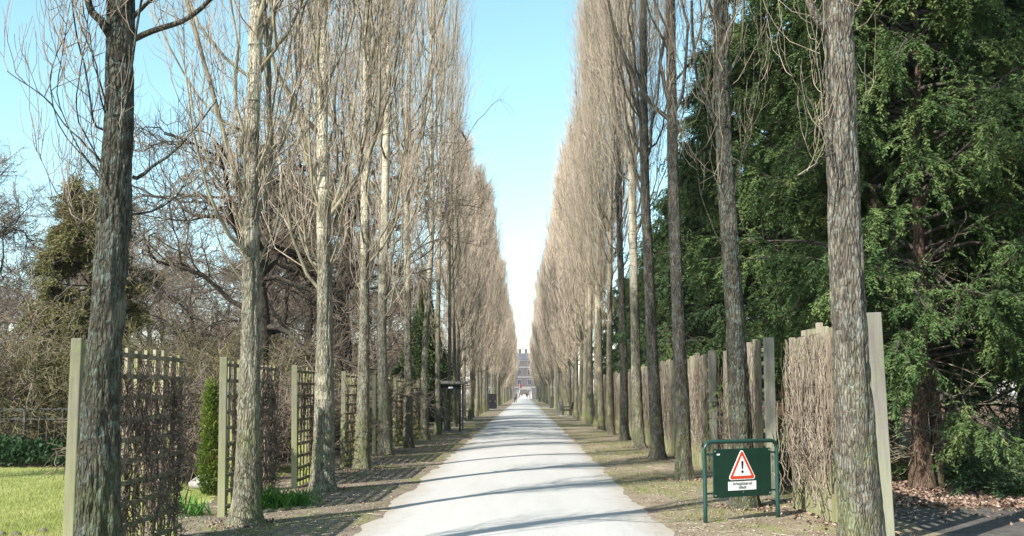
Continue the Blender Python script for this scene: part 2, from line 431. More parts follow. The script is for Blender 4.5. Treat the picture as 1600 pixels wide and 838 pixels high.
def ascend(base, az, lat, length, steps, rng, wob=.05, k=2.5, droop=0.0):
    """ascending shoots: base (N,3), azimuth, sideways reach, length"""
    s = np.linspace(0, 1, steps + 1)[None, :]
    sag = (1 - np.exp(-k * s)) / (1 - math.exp(-k))
    up = length[:, None] * (s ** 1.25 * (1 - droop) + droop * s ** 2.5)
    P = np.empty((len(base), steps + 1, 3))
    P[:, :, 0] = base[:, None, 0] + np.cos(az)[:, None] * lat[:, None] * sag
    P[:, :, 1] = base[:, None, 1] + np.sin(az)[:, None] * lat[:, None] * sag
    P[:, :, 2] = base[:, None, 2] + up
    w = np.cumsum(rng.normal(0, 1, P.shape), 1) * wob * length[:, None, None] / steps
    w[:, 0] = 0; w[:, :, 2] *= .3
    return P + w

def pick(P, n_each, rng, lo=.15, hi=1.0):
    """points along polylines; returns points, parent index, parameter"""
    N, m, _ = P.shape
    idx = np.repeat(np.arange(N), n_each); s = rng.uniform(lo, hi, len(idx))
    f = s * (m - 1); i = np.minimum(f.astype(int), m - 2); t = (f - i)[:, None]
    return P[idx, i] * (1 - t) + P[idx, i + 1] * t, idx, s

def poplar_crown(G, LM, H, h0, W, seed, ctrl, rb, k, n1=70, n2=13, n3=5, tw=1.0, full=1.0, lopower=.9, skew=None, pe=.8):
    rng = np.random.default_rng(seed)
    u = rng.uniform(0, 1, n1) ** lopower
    h = h0 + (H * .97 - h0) * u
    az = rng.uniform(0, 2 * np.pi, n1)
    if skew is not None:
        m = rng.uniform(0, 1, n1) < .35; az[m] = skew + rng.normal(0, .7, m.sum())
    t = (h - h0) / (H - h0)
    prof = np.minimum(1, (.5 + t / .2)) * np.clip(1.04 - t, 0, 1) ** pe
    L = np.minimum((H * 1.02 - h), H * rng.uniform(.12, .30, n1)) + .25
    lat = W * prof * rng.uniform(.25, 1.0, n1) * full
    c = trunk_centre(h, ctrl); base = np.stack([c[:, 0], c[:, 1], h], 1)
    P1 = ascend(base, az, lat, L, 9, rng, .11)
    tr = trunk_radius(h, H, rb, k)
    r1 = np.minimum(tr * .55, (.005 + .005 * L) * rng.choice([.8, 1.0, 1.3], n1, p=[.45, .35, .2]))[:, None] * np.linspace(1, .18, 10)[None, :] * tw ** .5
    LM.add(*tubes(P1, np.maximum(r1, .0035 * tw), 5))
    b2, i2, s2 = pick(P1, n2, rng, .12, .97)
    n = len(b2); az2 = az[i2] + rng.normal(0, 1.15, n)
    L2 = np.minimum(L[i2] * rng.uniform(.2, .5, n), 2.2) * (1.1 - .5 * s2)
    P2 = ascend(b2, az2, rng.uniform(.08, .42, n) * L2, L2, 5, rng, .15, 2.0)
    G.add(*tubes(P2, (.0058 * tw * np.linspace(1, .4, 6))[None, :] * (.7 + .5 * L2[:, None]), 3))
    if n3:
        b3, i3, s3 = pick(P2, n3, rng, .15, 1.0)
        n = len(b3); L3 = L2[i3] * rng.uniform(.22, .55, n) + .1
        P3 = ascend(b3, az2[i3] + rng.normal(0, 1.3, n), rng.uniform(.15, .9, n) * L3, L3, 3, rng, .2, 1.6)
        G.add(*tubes(P3, np.broadcast_to((.0036 * tw * np.linspace(1, .5, 4))[None, :], (n, 4)), 3))
    # shoots straight out of the trunk
    m = int(n1 * 1.1); h = rng.uniform(h0, H * .8, m); c = trunk_centre(h, ctrl)
    az = rng.uniform(0, 2 * np.pi, m); L = rng.uniform(.5, 1.8, m)
    P = ascend(np.stack([c[:, 0], c[:, 1], h], 1), az, L * rng.uniform(.15, .5, m), L, 6, rng, .09)
    G.add(*tubes(P, (.006 * tw * np.linspace(1, .4, 7))[None, :] * np.ones((m, 1)), 3))
    b, i, s = pick(P, 5, rng, .2, 1); n = len(b); L3 = rng.uniform(.2, .7, n)
    P = ascend(b, rng.uniform(0, 6.28, n), L3 * rng.uniform(.1, .5, n), L3, 3, rng, .12)
    G.add(*tubes(P, np.full((n, 4), .0035 * tw), 3))

def spline(pts, n):
    pts = np.array(pts, float); t = np.linspace(0, len(pts) - 1, n); k = np.clip(t.astype(int), 0, len(pts) - 2); f = (t - k)[:, None]
    p0 = pts[np.maximum(k - 1, 0)]; p1 = pts[k]; p2 = pts[k + 1]; p3 = pts[np.minimum(k + 2, len(pts) - 1)]
    return .5 * ((2 * p1) + (-p0 + p2) * f + (2 * p0 - 5 * p1 + 4 * p2 - p3) * f ** 2 + (-p0 + 3 * p1 - 3 * p2 + p3) * f ** 3)

def own_branches(G, LM, specs, root, seed):
    """big branches seen in the photograph; specs: (points in picture grid with distance, r0, r1, side twigs)"""
    rng = np.random.default_rng(seed)
    for pts, r0, r1, ntw in specs:
        q = np.array([at(*p) for p in pts]) - np.array([root])
        P = spline(q, 14)[None]; P = P + np.cumsum(rng.normal(0, .006, P.shape), 1) * (np.arange(14) > 0)[None, :, None]
        LM.add(*tubes(P, np.linspace(r0, r1, 14)[None], 7))
        if ntw:
            b, i, s = pick(P, ntw, rng, .2, 1); n = len(b); L = rng.uniform(.25, 1.0, n)
            P2 = ascend(b, rng.uniform(0, 6.28, n), L * rng.uniform(.15, .6, n), L, 5, rng, .1)
            G.add(*tubes(P2, (.005 * np.linspace(1, .4, 6))[None] * np.ones((n, 1)), 3))
            b, i, s = pick(P2, 3, rng, .2, 1); n = len(b); L = rng.uniform(.12, .45, n)
            P3 = ascend(b, rng.uniform(0, 6.28, n), L * rng.uniform(.2, .6, n), L, 3, rng, .12)
            G.add(*tubes(P3, np.full((n, 4), .0026), 3))

def make_poplar(name, label, x, y, H, rb, ctrl, seed, mat, h0, W, group, sides=40, nf=60, furrow=.012, k=.3, crown_kw={}, branches=None, twig='twig', rz=0, flare=.45):
    ctrl = smooth_ctrl(ctrl)
    root = thing(name, label, 'tree', (x, y, 0), rz, group)
    V, F = poplar_trunk(H, rb, ctrl, seed, sides, 6.0, nf, 30, furrow, k, flare)
    link('trunk', mesh_np('trunk', V, [F], mat, True), root)
    G = Geo(); LM = Geo(); poplar_crown(G, LM, H, h0, W, seed + 50, ctrl, rb, k, **crown_kw)
    if branches: own_branches(G, LM, branches, (x, y, 0), seed)
    link('limbs', LM.mesh('limbs', 'x' and (mat if mat in (M['bark_dark'], M['bark_grey']) else M['limb'])), root)
    link('crown', G.mesh('crown', M[twig]), root)
    return root

LG = 'bare poplars lining the left side of the avenue'; RG = 'bare poplars lining the right side of the avenue'

# nearest trees, each with its own trunk line and main limbs
y1 = 7.75
L1 = make_poplar('poplar_tree', 'thick dark rough-barked poplar beside the nearest trellis on the lawn side', -3.37, y1, 21, .19,
    [(0, -.02, 0), (1, -.05, 0), (2.0, -.05, 0), (3.1, .03, .0), (4.2, .0, 0), (7, -.02, 0), (21, 0, .3)], 11, M['bark_dark'], 4.9, 1.3, LG,
    sides=150, nf=480, furrow=.022, k=.42, crown_kw=dict(n1=60, n2=9, n3=3), twig='twig_dark', branches=[
    ([(200, 62, y1), (240, 45, 7.7), (290, 25, 7.6), (345, -20, 7.5), (400, -120, 7.4)], .028, .014, 8),
    ([(200, 30, y1), (225, 10, 7.8), (262, -20, 7.9), (290, -80, 8)], .02, .01, 5),
    ([(178, 60, y1), (158, 30, 7.6), (140, 2, 7.6), (128, -50, 7.5)], .045, .022, 8),
    ([(205, 275, y1), (228, 262, 7.8), (265, 235, 7.9), (300, 195, 8.0), (330, 150, 8.1)], .018, .005, 9),
    ([(200, 332, y1), (232, 325, 7.9), (262, 305, 8.0), (296, 262, 8.2)], .011, .003, 8),
    ([(172, 335, 7.55), (180, 250, 7.5), (188, 170, 7.48), (205, 80, 7.5), (217, 0, 7.5), (222, -60, 7.5)], .012, .009, 3),
    ([(170, 262, y1), (140, 235, 7.7), (100, 200, 7.6), (60, 155, 7.5), (0, 112, 7.3)], .009, .003, 5),
    ([(165, 200, y1), (142, 190, 7.7), (132, 120, 7.6), (118, 60, 7.6), (112, 0, 7.5), (118, -60, 7.5)], .010, .005, 6),
    ([(172, 190, y1), (150, 150, 7.6), (142, 90, 7.55), (120, 30, 7.5), (104, -10, 7.5)], .008, .004, 5),
    ([(160, 290, y1), (130, 250, 7.7), (92, 210, 7.7), (68, 140, 7.7), (75, 90, 7.7), (108, 30, 7.6)], .007, .003, 7),
    ([(160, 280, y1), (120, 230, 7.8), (92, 160, 7.9), (100, 80, 7.9), (112, 10, 7.9)], .007, .003, 7),
    ([(158, 255, y1), (118, 180, 7.6), (116, 110, 7.6), (124, 40, 7.5), (130, -20, 7.5)], .007, .003, 6),
    ([(150, 378, y1), (122, 355, 7.7), (104, 325, 7.7), (98, 290, 7.7)], .009, .004, 9),
    ([(150, 380, y1), (120, 340, 7.6), (70, 290, 7.5), (44, 230, 7.5)], .006, .002, 9),
    ([(165, 300, 7.6), (150, 260, 7.6), (140, 200, 7.6), (148, 130, 7.6)], .006, .003, 6),
    ([(165, 170, 7.6), (160, 130, 7.5), (150, 95, 7.5), (146, 50, 7.5), (135, 0, 7.5)], .008, .004, 3)])
y2 = 11.78
make_poplar('poplar_tree', 'poplar with white ringed upper trunk, second in the left row, by the second trellis', -3.37, y2, 22, .170,
    [(0, 0, 0), (2.5, 0, 0), (3.6, -0.03, 0), (4.6, -.07, 0), (5.4, -.03, 0), (6.6, -.02, 0), (22, .1, 0)], 22, M['bark'], 2.9, 1.8, LG,
    sides=110, nf=330, furrow=.013, k=.46, crown_kw=dict(n1=75, n2=13, n3=5), branches=[
    ([(382, 300, y2), (366, 265, 11.7), (348, 205, 11.6), (330, 130, 11.5), (308, 60, 11.4), (285, -20, 11.3)], .036, .022, 14),
    ([(380, 370, y2), (355, 305, 11.6), (325, 260, 11.4), (300, 190, 11.3), (290, 120, 11.2)], .016, .006, 12),
    ([(392, 275, y2), (412, 255, 11.9), (440, 225, 12), (462, 150, 12.1), (470, 60, 12.2)], .02, .010, 12),
    ([(402, 62, y2), (420, 40, 11.9), (445, 0, 12), (470, -60, 12)], .025, .018, 6),
    ([(388, 450, y2), (350, 400, 11.6), (325, 330, 11.5), (310, 240, 11.4)], .012, .004, 14),
    ([(392, 440, y2), (420, 380, 11.8), (445, 300, 11.8), (452, 200, 11.8)], .011, .004, 14)])
y3 = 15.87
make_poplar('poplar_tree', 'grey-green rough poplar, third in the left row, at the third trellis post', -3.3, y3, 22, .19,
    [(0, 0, 0), (2.5, 0, 0), (4.3, -.05, 0), (6, -.12, 0), (8.5, -.18, 0), (22, -.2, 0)], 33, M['bark'], 3.2, 1.8, LG,
    sides=90, nf=260, furrow=.012, k=.36, crown_kw=dict(n1=100, n2=13, n3=5), branches=[
    ([(506, 345, y3), (525, 310, 15.9), (545, 235, 16), (552, 150, 16.1), (562, 40, 16.2)], .03, .018, 14),
    ([(498, 430, y3), (470, 380, 15.7), (455, 300, 15.6), (445, 200, 15.5), (440, 90, 15.5)], .02, .008, 18),
    ([(500, 300, y3), (480, 240, 15.7), (470, 150, 15.6), (462, 40, 15.6)], .028, .015, 14)])
near_left = [(20.17, -3.38, .155, 'poplar with its lower half in crisp shade, fourth in the left row', 44),
             (24.88, -3.57, .175, 'pale-barked poplar with spreading root flare, fifth in the left row', 55),
             (28.34, -3.41, .15, 'slim pale poplar, sixth in the left row', 66),
             (32.92, -3.40, .15, 'slim pale poplar, seventh in the left row', 77)]
for yy, xx, rb, lab, sd in near_left:
    rr = np.random.default_rng(sd)
    make_poplar('poplar_tree', lab, xx, yy, rr.uniform(19, 22), rb,
        [(0, 0, 0), (3, rr.normal(0, .05), 0), (7, rr.normal(-.05, .1), 0), (22, 0, 0)], sd, M['bark'], rr.uniform(3.0, 3.6), 1.75, LG,
        sides=60, nf=140, furrow=.011, k=.33, crown_kw=dict(n1=75, n2=11, n3=5, tw=1.0) if yy < 26 else dict(n1=48, n2=9, n3=4, tw=1.0))

yr = 9.1
R1 = make_poplar('poplar_tree', 'thick furrowed poplar standing right of the green warning sign', 3.11, yr, 21, .20,
    [(0, .03, 0), (1, 0, 0), (2, -.03, 0), (3.5, -.05, 0), (4.8, -.05, 0), (7, -.06, 0), (21, 0, .3)], 110, M['bark_grey'], 5.0, 1.3, RG,
    sides=150, nf=480, furrow=.02, k=.24, crown_kw=dict(n1=60, n2=10, n3=4), twig='twig_mid', branches=[
    ([(1300, 60, yr), (1272, 30, 9.0), (1258, -20, 9.0), (1250, -90, 8.9)], .05, .03, 5),
    ([(1302, 275, 9.0), (1290, 230, 8.9), (1270, 170, 8.8), (1245, 135, 8.7), (1232, 110, 8.7)], .007, .003, 5),
    ([(1302, 262, 9.0), (1285, 200, 8.9), (1275, 130, 8.9), (1268, 70, 8.9), (1275, 20, 8.9)], .008, .004, 5),
    ([(1300, 200, 9.0), (1284, 130, 8.9), (1278, 60, 8.9)], .006, .003, 4),
    ([(1303, 240, 9.0), (1285, 250, 8.8), (1262, 268, 8.7), (1242, 275, 8.6)], .008, .003, 3),
    ([(1335, 200, 9.0), (1344, 150, 8.9), (1346, 80, 8.9)], .005, .003, 1),
    ([(1322, 70, 9.0), (1335, 30, 8.9), (1350, -10, 8.8)], .015, .01, 3),
    ([(1312, 230, 8.88), (1322, 180, 8.86), (1320, 120, 8.88), (1316, 60, 8.9)], .007, .005, 0)])
yr2 = 13.55
make_poplar('poplar_tree', 'poplar with shade coloured into its trunk, standing directly behind the green warning sign', 3.06, yr2, 22, .168,
    [(0, 0, 0), (1.5, -.04, 0), (3, -.1, 0), (5, -.2, 0), (7, -.2, 0), (22, -.1, 0)], 120, M['bark_dark'], 3.9, 1.4, RG,  # dark bark chosen here to put the trunk's shade into its colour
    sides=90, nf=300, furrow=.013, k=.25, crown_kw=dict(n1=60, n2=10, n3=4, lopower=.7), twig='twig_mid', branches=[
    ([(1132, 390, yr2), (1112, 350, 13.4), (1096, 300, 13.3), (1088, 240, 13.3)], .013, .006, 6),
    ([(1124, 210, yr2), (1102, 160, 13.4), (1088, 110, 13.3), (1082, 0, 13.3)], .03, .018, 8),
    ([(1125, 50, yr2), (1112, 20, 13.5), (1104, -30, 13.4)], .03, .02, 3),
    ([(1140, 330, yr2), (1152, 280, 13.4), (1163, 230, 13.3), (1180, 160, 13.2), (1192, 90, 13.2), (1196, 30, 13.2)], .012, .005, 6),
    ([(1142, 310, yr2), (1158, 240, 13.3), (1175, 140, 13.2), (1178, 60, 13.2)], .009, .004, 5)])
near_right = [(17.95, 2.95, .155, 'poplar with a smooth white ring halfway up, third in the right row', 130, M['bark_grey'], 5.6, [(0, 0, 0), (2, -.04, 0), (4, -.1, 0), (5.8, -.13, 0), (22, -.1, 0)]),
              (23.45, 3.23, .17, 'leaning pale poplar, fourth in the right row', 140, M['bark_grey'], 5.6, [(0, 0, 0), (3, -.12, 0), (7, -.25, 0), (22, -.2, 0)]),
              (28.34, 3.33, .18, 'dark-edged poplar, fifth in the right row', 150, M['bark'], 5.0, [(0, 0, 0), (3, -.05, 0), (7, -.1, 0), (22, -.1, 0)]),
              (32.92, 3.40, .16, 'poplar, sixth in the right row, with patchy grey-green bark', 160, M['bark_grey'], 5.0, [(0, 0, 0), (3, .0, 0), (7, -.1, 0), (22, -.1, 0)])]
for yy, xx, rb, lab, sd, mt, h0, ct in near_right:
    make_poplar('poplar_tree', lab, xx, yy, 22, rb, ct, sd, mt, h0, 1.5, RG, sides=60, nf=160, furrow=.011, k=.22,
        crown_kw=dict(n1=70, n2=11, n3=4, tw=1.0, lopower=.8))

# shared kinds for the rest of the two rows
def poplar_kind(H, rb, h0, W, seed, twig, n1=75, n2=12, n3=4, tw=1.6, sides=20):
    ctrl = smooth_ctrl([(0, 0, 0), (4, .05, .0), (10, -.05, .05), (H, 0, 0)])
    V, F = poplar_trunk(H, rb, ctrl, seed, sides, 6.0, 40, 16, .008, .28, .35)
    tm = mesh_np('trunk', V, [F], M['bark_far'], True)
    G = Geo(); LM = Geo(); poplar_crown(G, LM, H, h0, W, seed + 7, ctrl, rb, .28, n1=n1, n2=n2, n3=n3, tw=tw)
    return tm, G.mesh('crown', M[twig]), LM.mesh('limbs', M['limb'])
kinds_mid = [poplar_kind(22, .17, 4.2, 1.9, 301 + i, 'twig', 75, 11, 4, 1.0) for i in range(3)]
kinds_thin = [poplar_kind(21, .13, 4.0, 1.1, 351 + i, 'twig', 30, 9, 4, 1.0) for i in range(2)]
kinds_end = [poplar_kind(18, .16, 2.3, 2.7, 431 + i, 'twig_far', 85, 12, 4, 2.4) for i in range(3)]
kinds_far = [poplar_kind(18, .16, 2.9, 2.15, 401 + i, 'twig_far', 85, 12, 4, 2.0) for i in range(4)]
rng = random.Random(5)
def row_tree(x, y, kinds, scale, label, group):
    t = thing('poplar_tree', label, 'tree', (x, y, 0), rng.uniform(0, 6.28), group)
    tm, cm, lm_ = rng.choice(kinds); scale *= rng.uniform(.95, 1.05); t.scale = (scale * rng.uniform(.88, 1.14), scale * rng.uniform(.88, 1.14), scale)
    t.rotation_euler = (R(rng.gauss(0, .7)), R(rng.gauss(0, .7)), rng.uniform(0, 6.28))
    link('trunk', tm, t); link('crown', cm, t); link('limbs', lm_, t)
names = {8: 'eighth', 9: 'ninth', 10: 'tenth', 11: 'eleventh', 12: 'twelfth', 7: 'seventh'}
y = 37.0; n = 8
while y < 258:
    if not (89.5 < y < 97):
        if n <= 10: lab = '%s poplar along the left row, %s' % (names[n], {8: 'a thin dark stem before the garden arch', 9: 'a slender stem right behind the garden arch', 10: 'first slender trunk beyond the garden arch'}[n])
        elif y < 92: lab = 'slender bare poplar between the garden arch and the left side path'
        else: lab = 'distant bare poplar in the left row beyond the side path'
        dense = y > 48
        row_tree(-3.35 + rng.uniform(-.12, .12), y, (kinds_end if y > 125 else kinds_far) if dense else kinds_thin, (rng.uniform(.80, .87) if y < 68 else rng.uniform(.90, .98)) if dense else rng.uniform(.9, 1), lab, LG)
    y += 4.25 if y < 135 else 5.5; n += 1
y = 37.3; n = 7
while y < 258:
    if not (103.5 < y < 111.5):
        if n <= 9: lab = '%s poplar along the right row, %s' % (names[n], {7: 'a straight grey trunk', 8: 'a trunk with a leaning neighbour', 9: 'well before the bench'}[n])
        elif y < 66: lab = 'bare poplar standing in front of the bench in the right row'
        elif y < 104: lab = 'bare poplar between the bench and the right side path'
        else: lab = 'distant bare poplar in the right row beyond the side path'
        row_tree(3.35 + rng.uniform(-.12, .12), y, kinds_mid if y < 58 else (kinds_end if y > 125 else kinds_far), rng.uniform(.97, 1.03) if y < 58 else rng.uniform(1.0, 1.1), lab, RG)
    y += 4.25 if y < 135 else 5.5; n += 1

# ------------------------------------------------------------------ trellis panels with their climbers
def wander(rng, n, m, y0, y1, z0, z1, x, dx, vertical, step):
    """creeper stems over a panel lying in the y,z plane"""
    P = np.empty((n, m, 3))
    P[:, 0, 1] = rng.uniform(y0, y1, n); P[:, 0, 2] = rng.uniform(z0, z1, n)
    ang = np.where(rng.uniform(0, 1, n) < vertical, rng.normal(np.pi / 2, .22, n), rng.uniform(0, np.pi, n))
    for i in range(1, m):
        ang = ang + rng.normal(0, .28, n)
        P[:, i, 1] = P[:, i - 1, 1] + np.cos(ang) * step; P[:, i, 2] = P[:, i - 1, 2] + np.sin(ang) * step
    P[:, :, 1] = np.clip(P[:, :, 1], y0 - .04, y1 + .04)
    P[:, :, 0] = x + np.abs(rng.normal(0, abs(dx), (n, 1))) * np.sign(dx) + rng.normal(0, abs(dx) * .25, (n, m))
    return P

def clip_low(P, zmin, zmax):
    P[:, :, 2] = np.clip(P[:, :, 2], zmin, zmax); return P

def left_panel(x, y, length, label, vlabel, seed, lod, H=2.04):
    r = random.Random(seed)
    t = thing('trellis_panel', label, 'trellis', (x, y, 0), 0, 'trellis panels along the left row')
    pp = MB().box(-.048, .048, -.03, .03, -.05, H + .03).build('post', M['post_green'], t, bevel=.008); pp.rotation_euler = (R(r.gauss(0, .35)), R(r.gauss(0, .5)), R(r.gauss(0, 3)))
    s = MB(); yy = .2
    while yy < length:
        w = r.uniform(.035, .055); hh = H - r.uniform(-.02, .05)
        s.box(-.035, -.005, yy - w, yy + w, 0.01, hh); yy += .235
    s.build('slats', M['slat'], t)
    b = MB(); z = .12
    while z < H - .02:
        b.box(-.003, .035, .07, length, z - .022, z + .022); z += .205
    b.build('rails', M['rail'], t)
    rng = np.random.default_rng(seed)
    if lod == 0: return
    G = Geo(); n1 = int(140 * lod); n2 = int(175 * lod); n = n1 + n2
    P = np.concatenate([wander(rng, n1, 9, .25, length, .0, 1.55, -.015, .03, .55, .085), wander(rng, n2, 9, length * .60, length, .0, 1.5, -.015, .03, .6, .085)])
    sh_y = length * (.28 + .72 * rng.uniform(0, 1, n2) ** .55) - P[n1:, 0, 1]; P[n1:, :, 1] += sh_y[:, None]
    P[:, :, 1] = np.clip(P[:, :, 1], .1, length + .05); P = clip_low(P, .01, H - .05)
    G.add(*tubes(P, np.broadcast_to(np.linspace(.006, .003, 9)[None], (n, 9)) * rng.uniform(.6, 1.7, (n, 1)), 4))
    b, i, q = pick(P, 5, rng, 0, 1); m = len(b); L = rng.uniform(.06, .22, m)
    D = rng.normal(0, 1, (m, 3)); D /= np.linalg.norm(D, axis=1, keepdims=True)
    P2 = b[:, None, :] + D[:, None, :] * L[:, None, None] * np.linspace(0, 1, 3)[None, :, None] + rng.normal(0, .012, (m, 3, 3)); P2[:, :, 2] = np.clip(P2[:, :, 2], .01, 3)
    G.add(*tubes(P2, np.full((m, 3), .0035), 3))
    v = link('climbing_vine', G.mesh('climbing_vine', M['vine_dark']), None, (x, y, 0))
    tag(v, vlabel, 'climbing plant', 'dark vines on the left trellises')

ord_ = ['nearest', 'second', 'third', 'fourth', 'fifth', 'sixth', 'seventh', 'eighth', 'ninth', 'tenth']
lp = [(8.25, 2.62), (12.5, 2.6), (16.3, 2.9), (20.75, 2.9), (24.9, 2.9), (29.0, 2.9), (33.1, 2.9), (37.3, 1.6)]
for i, (y, ln) in enumerate(lp):
    left_panel(-3.87 - .03 * (i % 2), y, ln,
        '%s wooden trellis panel with green-stained post in the left row' % ord_[i] if i < 7 else 'last short trellis panel in the left row beside the garden arch',
        'leafless dark vine matted over the %s left trellis panel' % ord_[i] if i < 7 else 'leafless dark vine on the short trellis beside the garden arch', 700 + i, [1.25, 1.1, 1, .8, .6, .5, .4, .3][i])

def right_panel(x, y, length, label, vlabel, seed, lod, H=2.45, lean=0, v0=.3):
    r = random.Random(seed)
    t = thing('trellis_panel', label, 'trellis', (x, y, 0), 0, 'trellis panels along the right row')
    p = MB().box(-.075, .075, -.05, .05, 0, H + .02).build('post', M['post_grey'], t, bevel=.008)
    p.location = (.02, 0, 0); p.rotation_euler = (0, R(lean), 0)
    s = MB(); yy = .42
    while yy < length:
        w = r.uniform(.042, .07); hh = H - r.uniform(-.05, .10); d = r.uniform(0, .02)
        s.box(-.065 - d, -.012, yy - w, yy + w, 0.01, hh)
        if r.random() < .6: s.box(-.085 - d, -.066 - d, yy - w * .8, yy - w * .1, 0.01, hh - r.uniform(.02, .3))
        yy += .215
    s.build('slats', M['slat_pale'], t)
    b = MB(); z = .14
    while z < H - .05:
        b.box(-.011, .05, .052, length, z - .03, z + .03); z += .215
    b.build('rails', M['slat'], t)
    if not lod: return
    rng = np.random.default_rng(seed); G = Geo(); n = int(190 * lod)
    P = clip_low(wander(rng, n, 12, v0, length, .35, H - 1.0, -.09, -.03, .97, .12), .02, H - .1)
    G.add(*tubes(P, np.broadcast_to(np.linspace(.005, .0025, 12)[None], (n, 12)) * rng.uniform(.5, 1.8, (n, 1)), 4))
    n = int(26 * lod)      # stems hanging in loops to the ground
    P = clip_low(wander(rng, n, 14, v0, length, .0, .5, -.12, -.09, .7, .1), .02, H)
    G.add(*tubes(P, np.full((n, 14), .006), 4))
    v = link('climbing_vine', G.mesh('climbing_vine', M['vine_pale']), None, (x, y, 0))
    tag(v, vlabel, 'climbing plant', 'pale dry vines on the right trellises')
rp = [(10.45, 3.3, 0), (15.2, 3.2, 0), (19.8, 3.0, 0), (24.4, 3.0, 0), (29.0, 3.0, 0), (33.6, 3.0, 0), (38.2, 3, 0), (43, 3, 0)]
for i, (y, ln, le) in enumerate(rp):
    right_panel(3.84, y, ln, '%s tall slatted trellis panel with grey post in the right row' % ord_[i],
        'dry pale vine stems covering the %s right trellis panel' % ord_[i], 800 + i, [1.15, .6, .7, .6, .5, .3, .3, .3][i], 2.45, -1.6 if i == 0 else 0, 1.35 if i == 0 else .3)

# ------------------------------------------------------------------ warning sign
M['sign_green'] = simple('sign_green', (.004, .036, .022), .5, .35, 6, 0, .4)
M['tube_green'] = simple('tube_green', (.012, .055, .045), .4, .3, 12, 0, .5)
M['white_paint'] = simple('white_paint', (.78, .78, .78), .45, .06, 6)
M['red_paint'] = simple('red_paint', (.62, .06, .02), .45, .08, 6)
M['black_paint'] = simple('black_paint', (.012, .012, .015), .5, .1, 6)
M['bolt'] = simple('bolt', (.55, .55, .53), .35, .1, 20, .8)
sg = thing('warning_sign', 'green framed sign board with red warning triangle, on the dirt', 'sign', (2.745, 12.3, 0), R(28))
W2, HT = .585, .99
pts = [(-W2, 0, -.08)] + [(-W2, 0, z) for z in (.2, .6, HT - .09)] + [(-W2 + .09 * (1 - math.cos(a)), 0, HT - .09 + .09 * math.sin(a)) for a in (R(30), R(60), R(90))]
pts += [(-x, y, z) for x, y, z in reversed(pts)]
MB().tube(pts, .026, 16).build('frame', M['tube_green'], sg, smooth=True)
bd = MB().box(-.455, .475, -.012, .008, .30, .90).build('board', M['sign_green'], sg, bevel=.003)
cl = MB()
for z in (.36, .84):
    cl.box(-.56, -.45, -.004, .004, z - .012, z + .012); cl.box(.47, .56, -.004, .004, z - .012, z + .012)
cl.build('bracket', M['tube_green'], sg)
for x, z in ((-.43, .33), (.45, .33), (.45, .875), (-.43, .875), (.01, .355)):
    MB().tube([(x, -.012, z), (x, -.019, z)], .011 if z != .355 else .006, 10).build('bolt', M['bolt'], bd)
MB().prism([(-.40, .825), (-.355, .825), (-.355, .845), (-.40, .845)], -.0145, -.012).build('sticker', M['white_paint'], bd)
def tri(cx, z0, w, r, n=6):
    h = w * .866; C = [(cx - w / 2 + r * 1.732, z0 + r), (cx + w / 2 - r * 1.732, z0 + r), (cx, z0 + h - 2 * r)]
    out = []
    for (x, z), a0 in zip(C, (150, 270, 30)):
        for i in range(n + 1):
            a = R(a0 + 120 * i / n); out.append((x + r * math.cos(a), z + r * math.sin(a)))
    return out
tx = -.005
ts = MB().prism(tri(tx, .512, .455, .028), -.017, -.0125).build('triangle', M['white_paint'], sg)
MB().prism(tri(tx, .523, .414, .02), -.019, -.0172).build('red_border', M['red_paint'], ts)
MB().prism(tri(tx, .560, .293, .006), -.021, -.0192).build('white_field', M['white_paint'], ts)
ex = MB().prism([(tx - .009, .645), (tx + .009, .645), (tx + .017, .733), (tx + .013, .744), (tx - .013, .744), (tx - .017, .733)], -.023, -.0212)
ex.prism([(tx + .018 * math.cos(R(a)), .611 + .018 * math.sin(R(a))) for a in range(0, 360, 24)], -.023, -.0212)
ex.build('exclamation_mark', M['black_paint'], ts)
pl = MB().prism([(tx - .225, .382), (tx + .225, .382), (tx + .225, .492), (tx - .225, .492)], -.017, -.0125).build('text_plate', M['white_paint'], sg)
for txt, z in (('Arbejdskørsel', .447), ('tilladt', .400)):
    fc = bpy.data.curves.new('lettering', 'FONT'); fc.body = txt; fc.size = .055; fc.align_x = 'CENTER'; fc.extrude = .0008
    fc.materials.append(M['black_paint'])
    tmp = bpy.data.objects.new('tmp', fc); COL.objects.link(tmp)
    lm = bpy.data.meshes.new_from_object(tmp.evaluated_get(bpy.context.evaluated_depsgraph_get())); bpy.data.objects.remove(tmp)
    fo = link('lettering', lm, pl, (tx, -.0182, z)); fo.rotation_euler = (R(90), 0, 0)

# ------------------------------------------------------------------ garden arch, bench, bins
M['iron'] = simple('iron', (.018, .018, .025), .5, .3, 15)
M['old_wood'] = simple('old_wood', (.20, .19, .17), .85, .4, 20, bump=.3)
M['dark_wood'] = simple('dark_wood', (.055, .05, .045), .8, .4, 15)
M['blue_paint'] = simple('blue_paint', (.02, .018, .022), .8, .2, 8, 0, .1)
M['stone'] = simple('stone', (.33, .32, .29), .9, .5, 6, bump=.6)
ga = thing('garden_arch', 'dark garden arch with flat weathered roof beside the left row', 'arch', (-3.03, 39.8, 0), R(-3))
for px_, py_ in ((-.38, 0), (.38, 0), (-.38, .95), (.38, .95)):
    MB().box(px_ - .035, px_ + .035, py_ - .035, py_ + .035, 0, 1.97).build('post', M['iron'] if py_ == 0 else M['old_wood'], ga)
a = MB().box(-.56, .56, -.2, 1.15, 1.98, 2.03)
for k in range(7): a.box(-.6, .6, -.16 + k * .19, -.09 + k * .19, 2.032, 2.10)
a.build('roof', M['old_wood'], ga)
bb = MB().box(-.42, .42, -.062, -.038, 1.74, 1.92).build('beam_board', M['blue_paint'], ga)
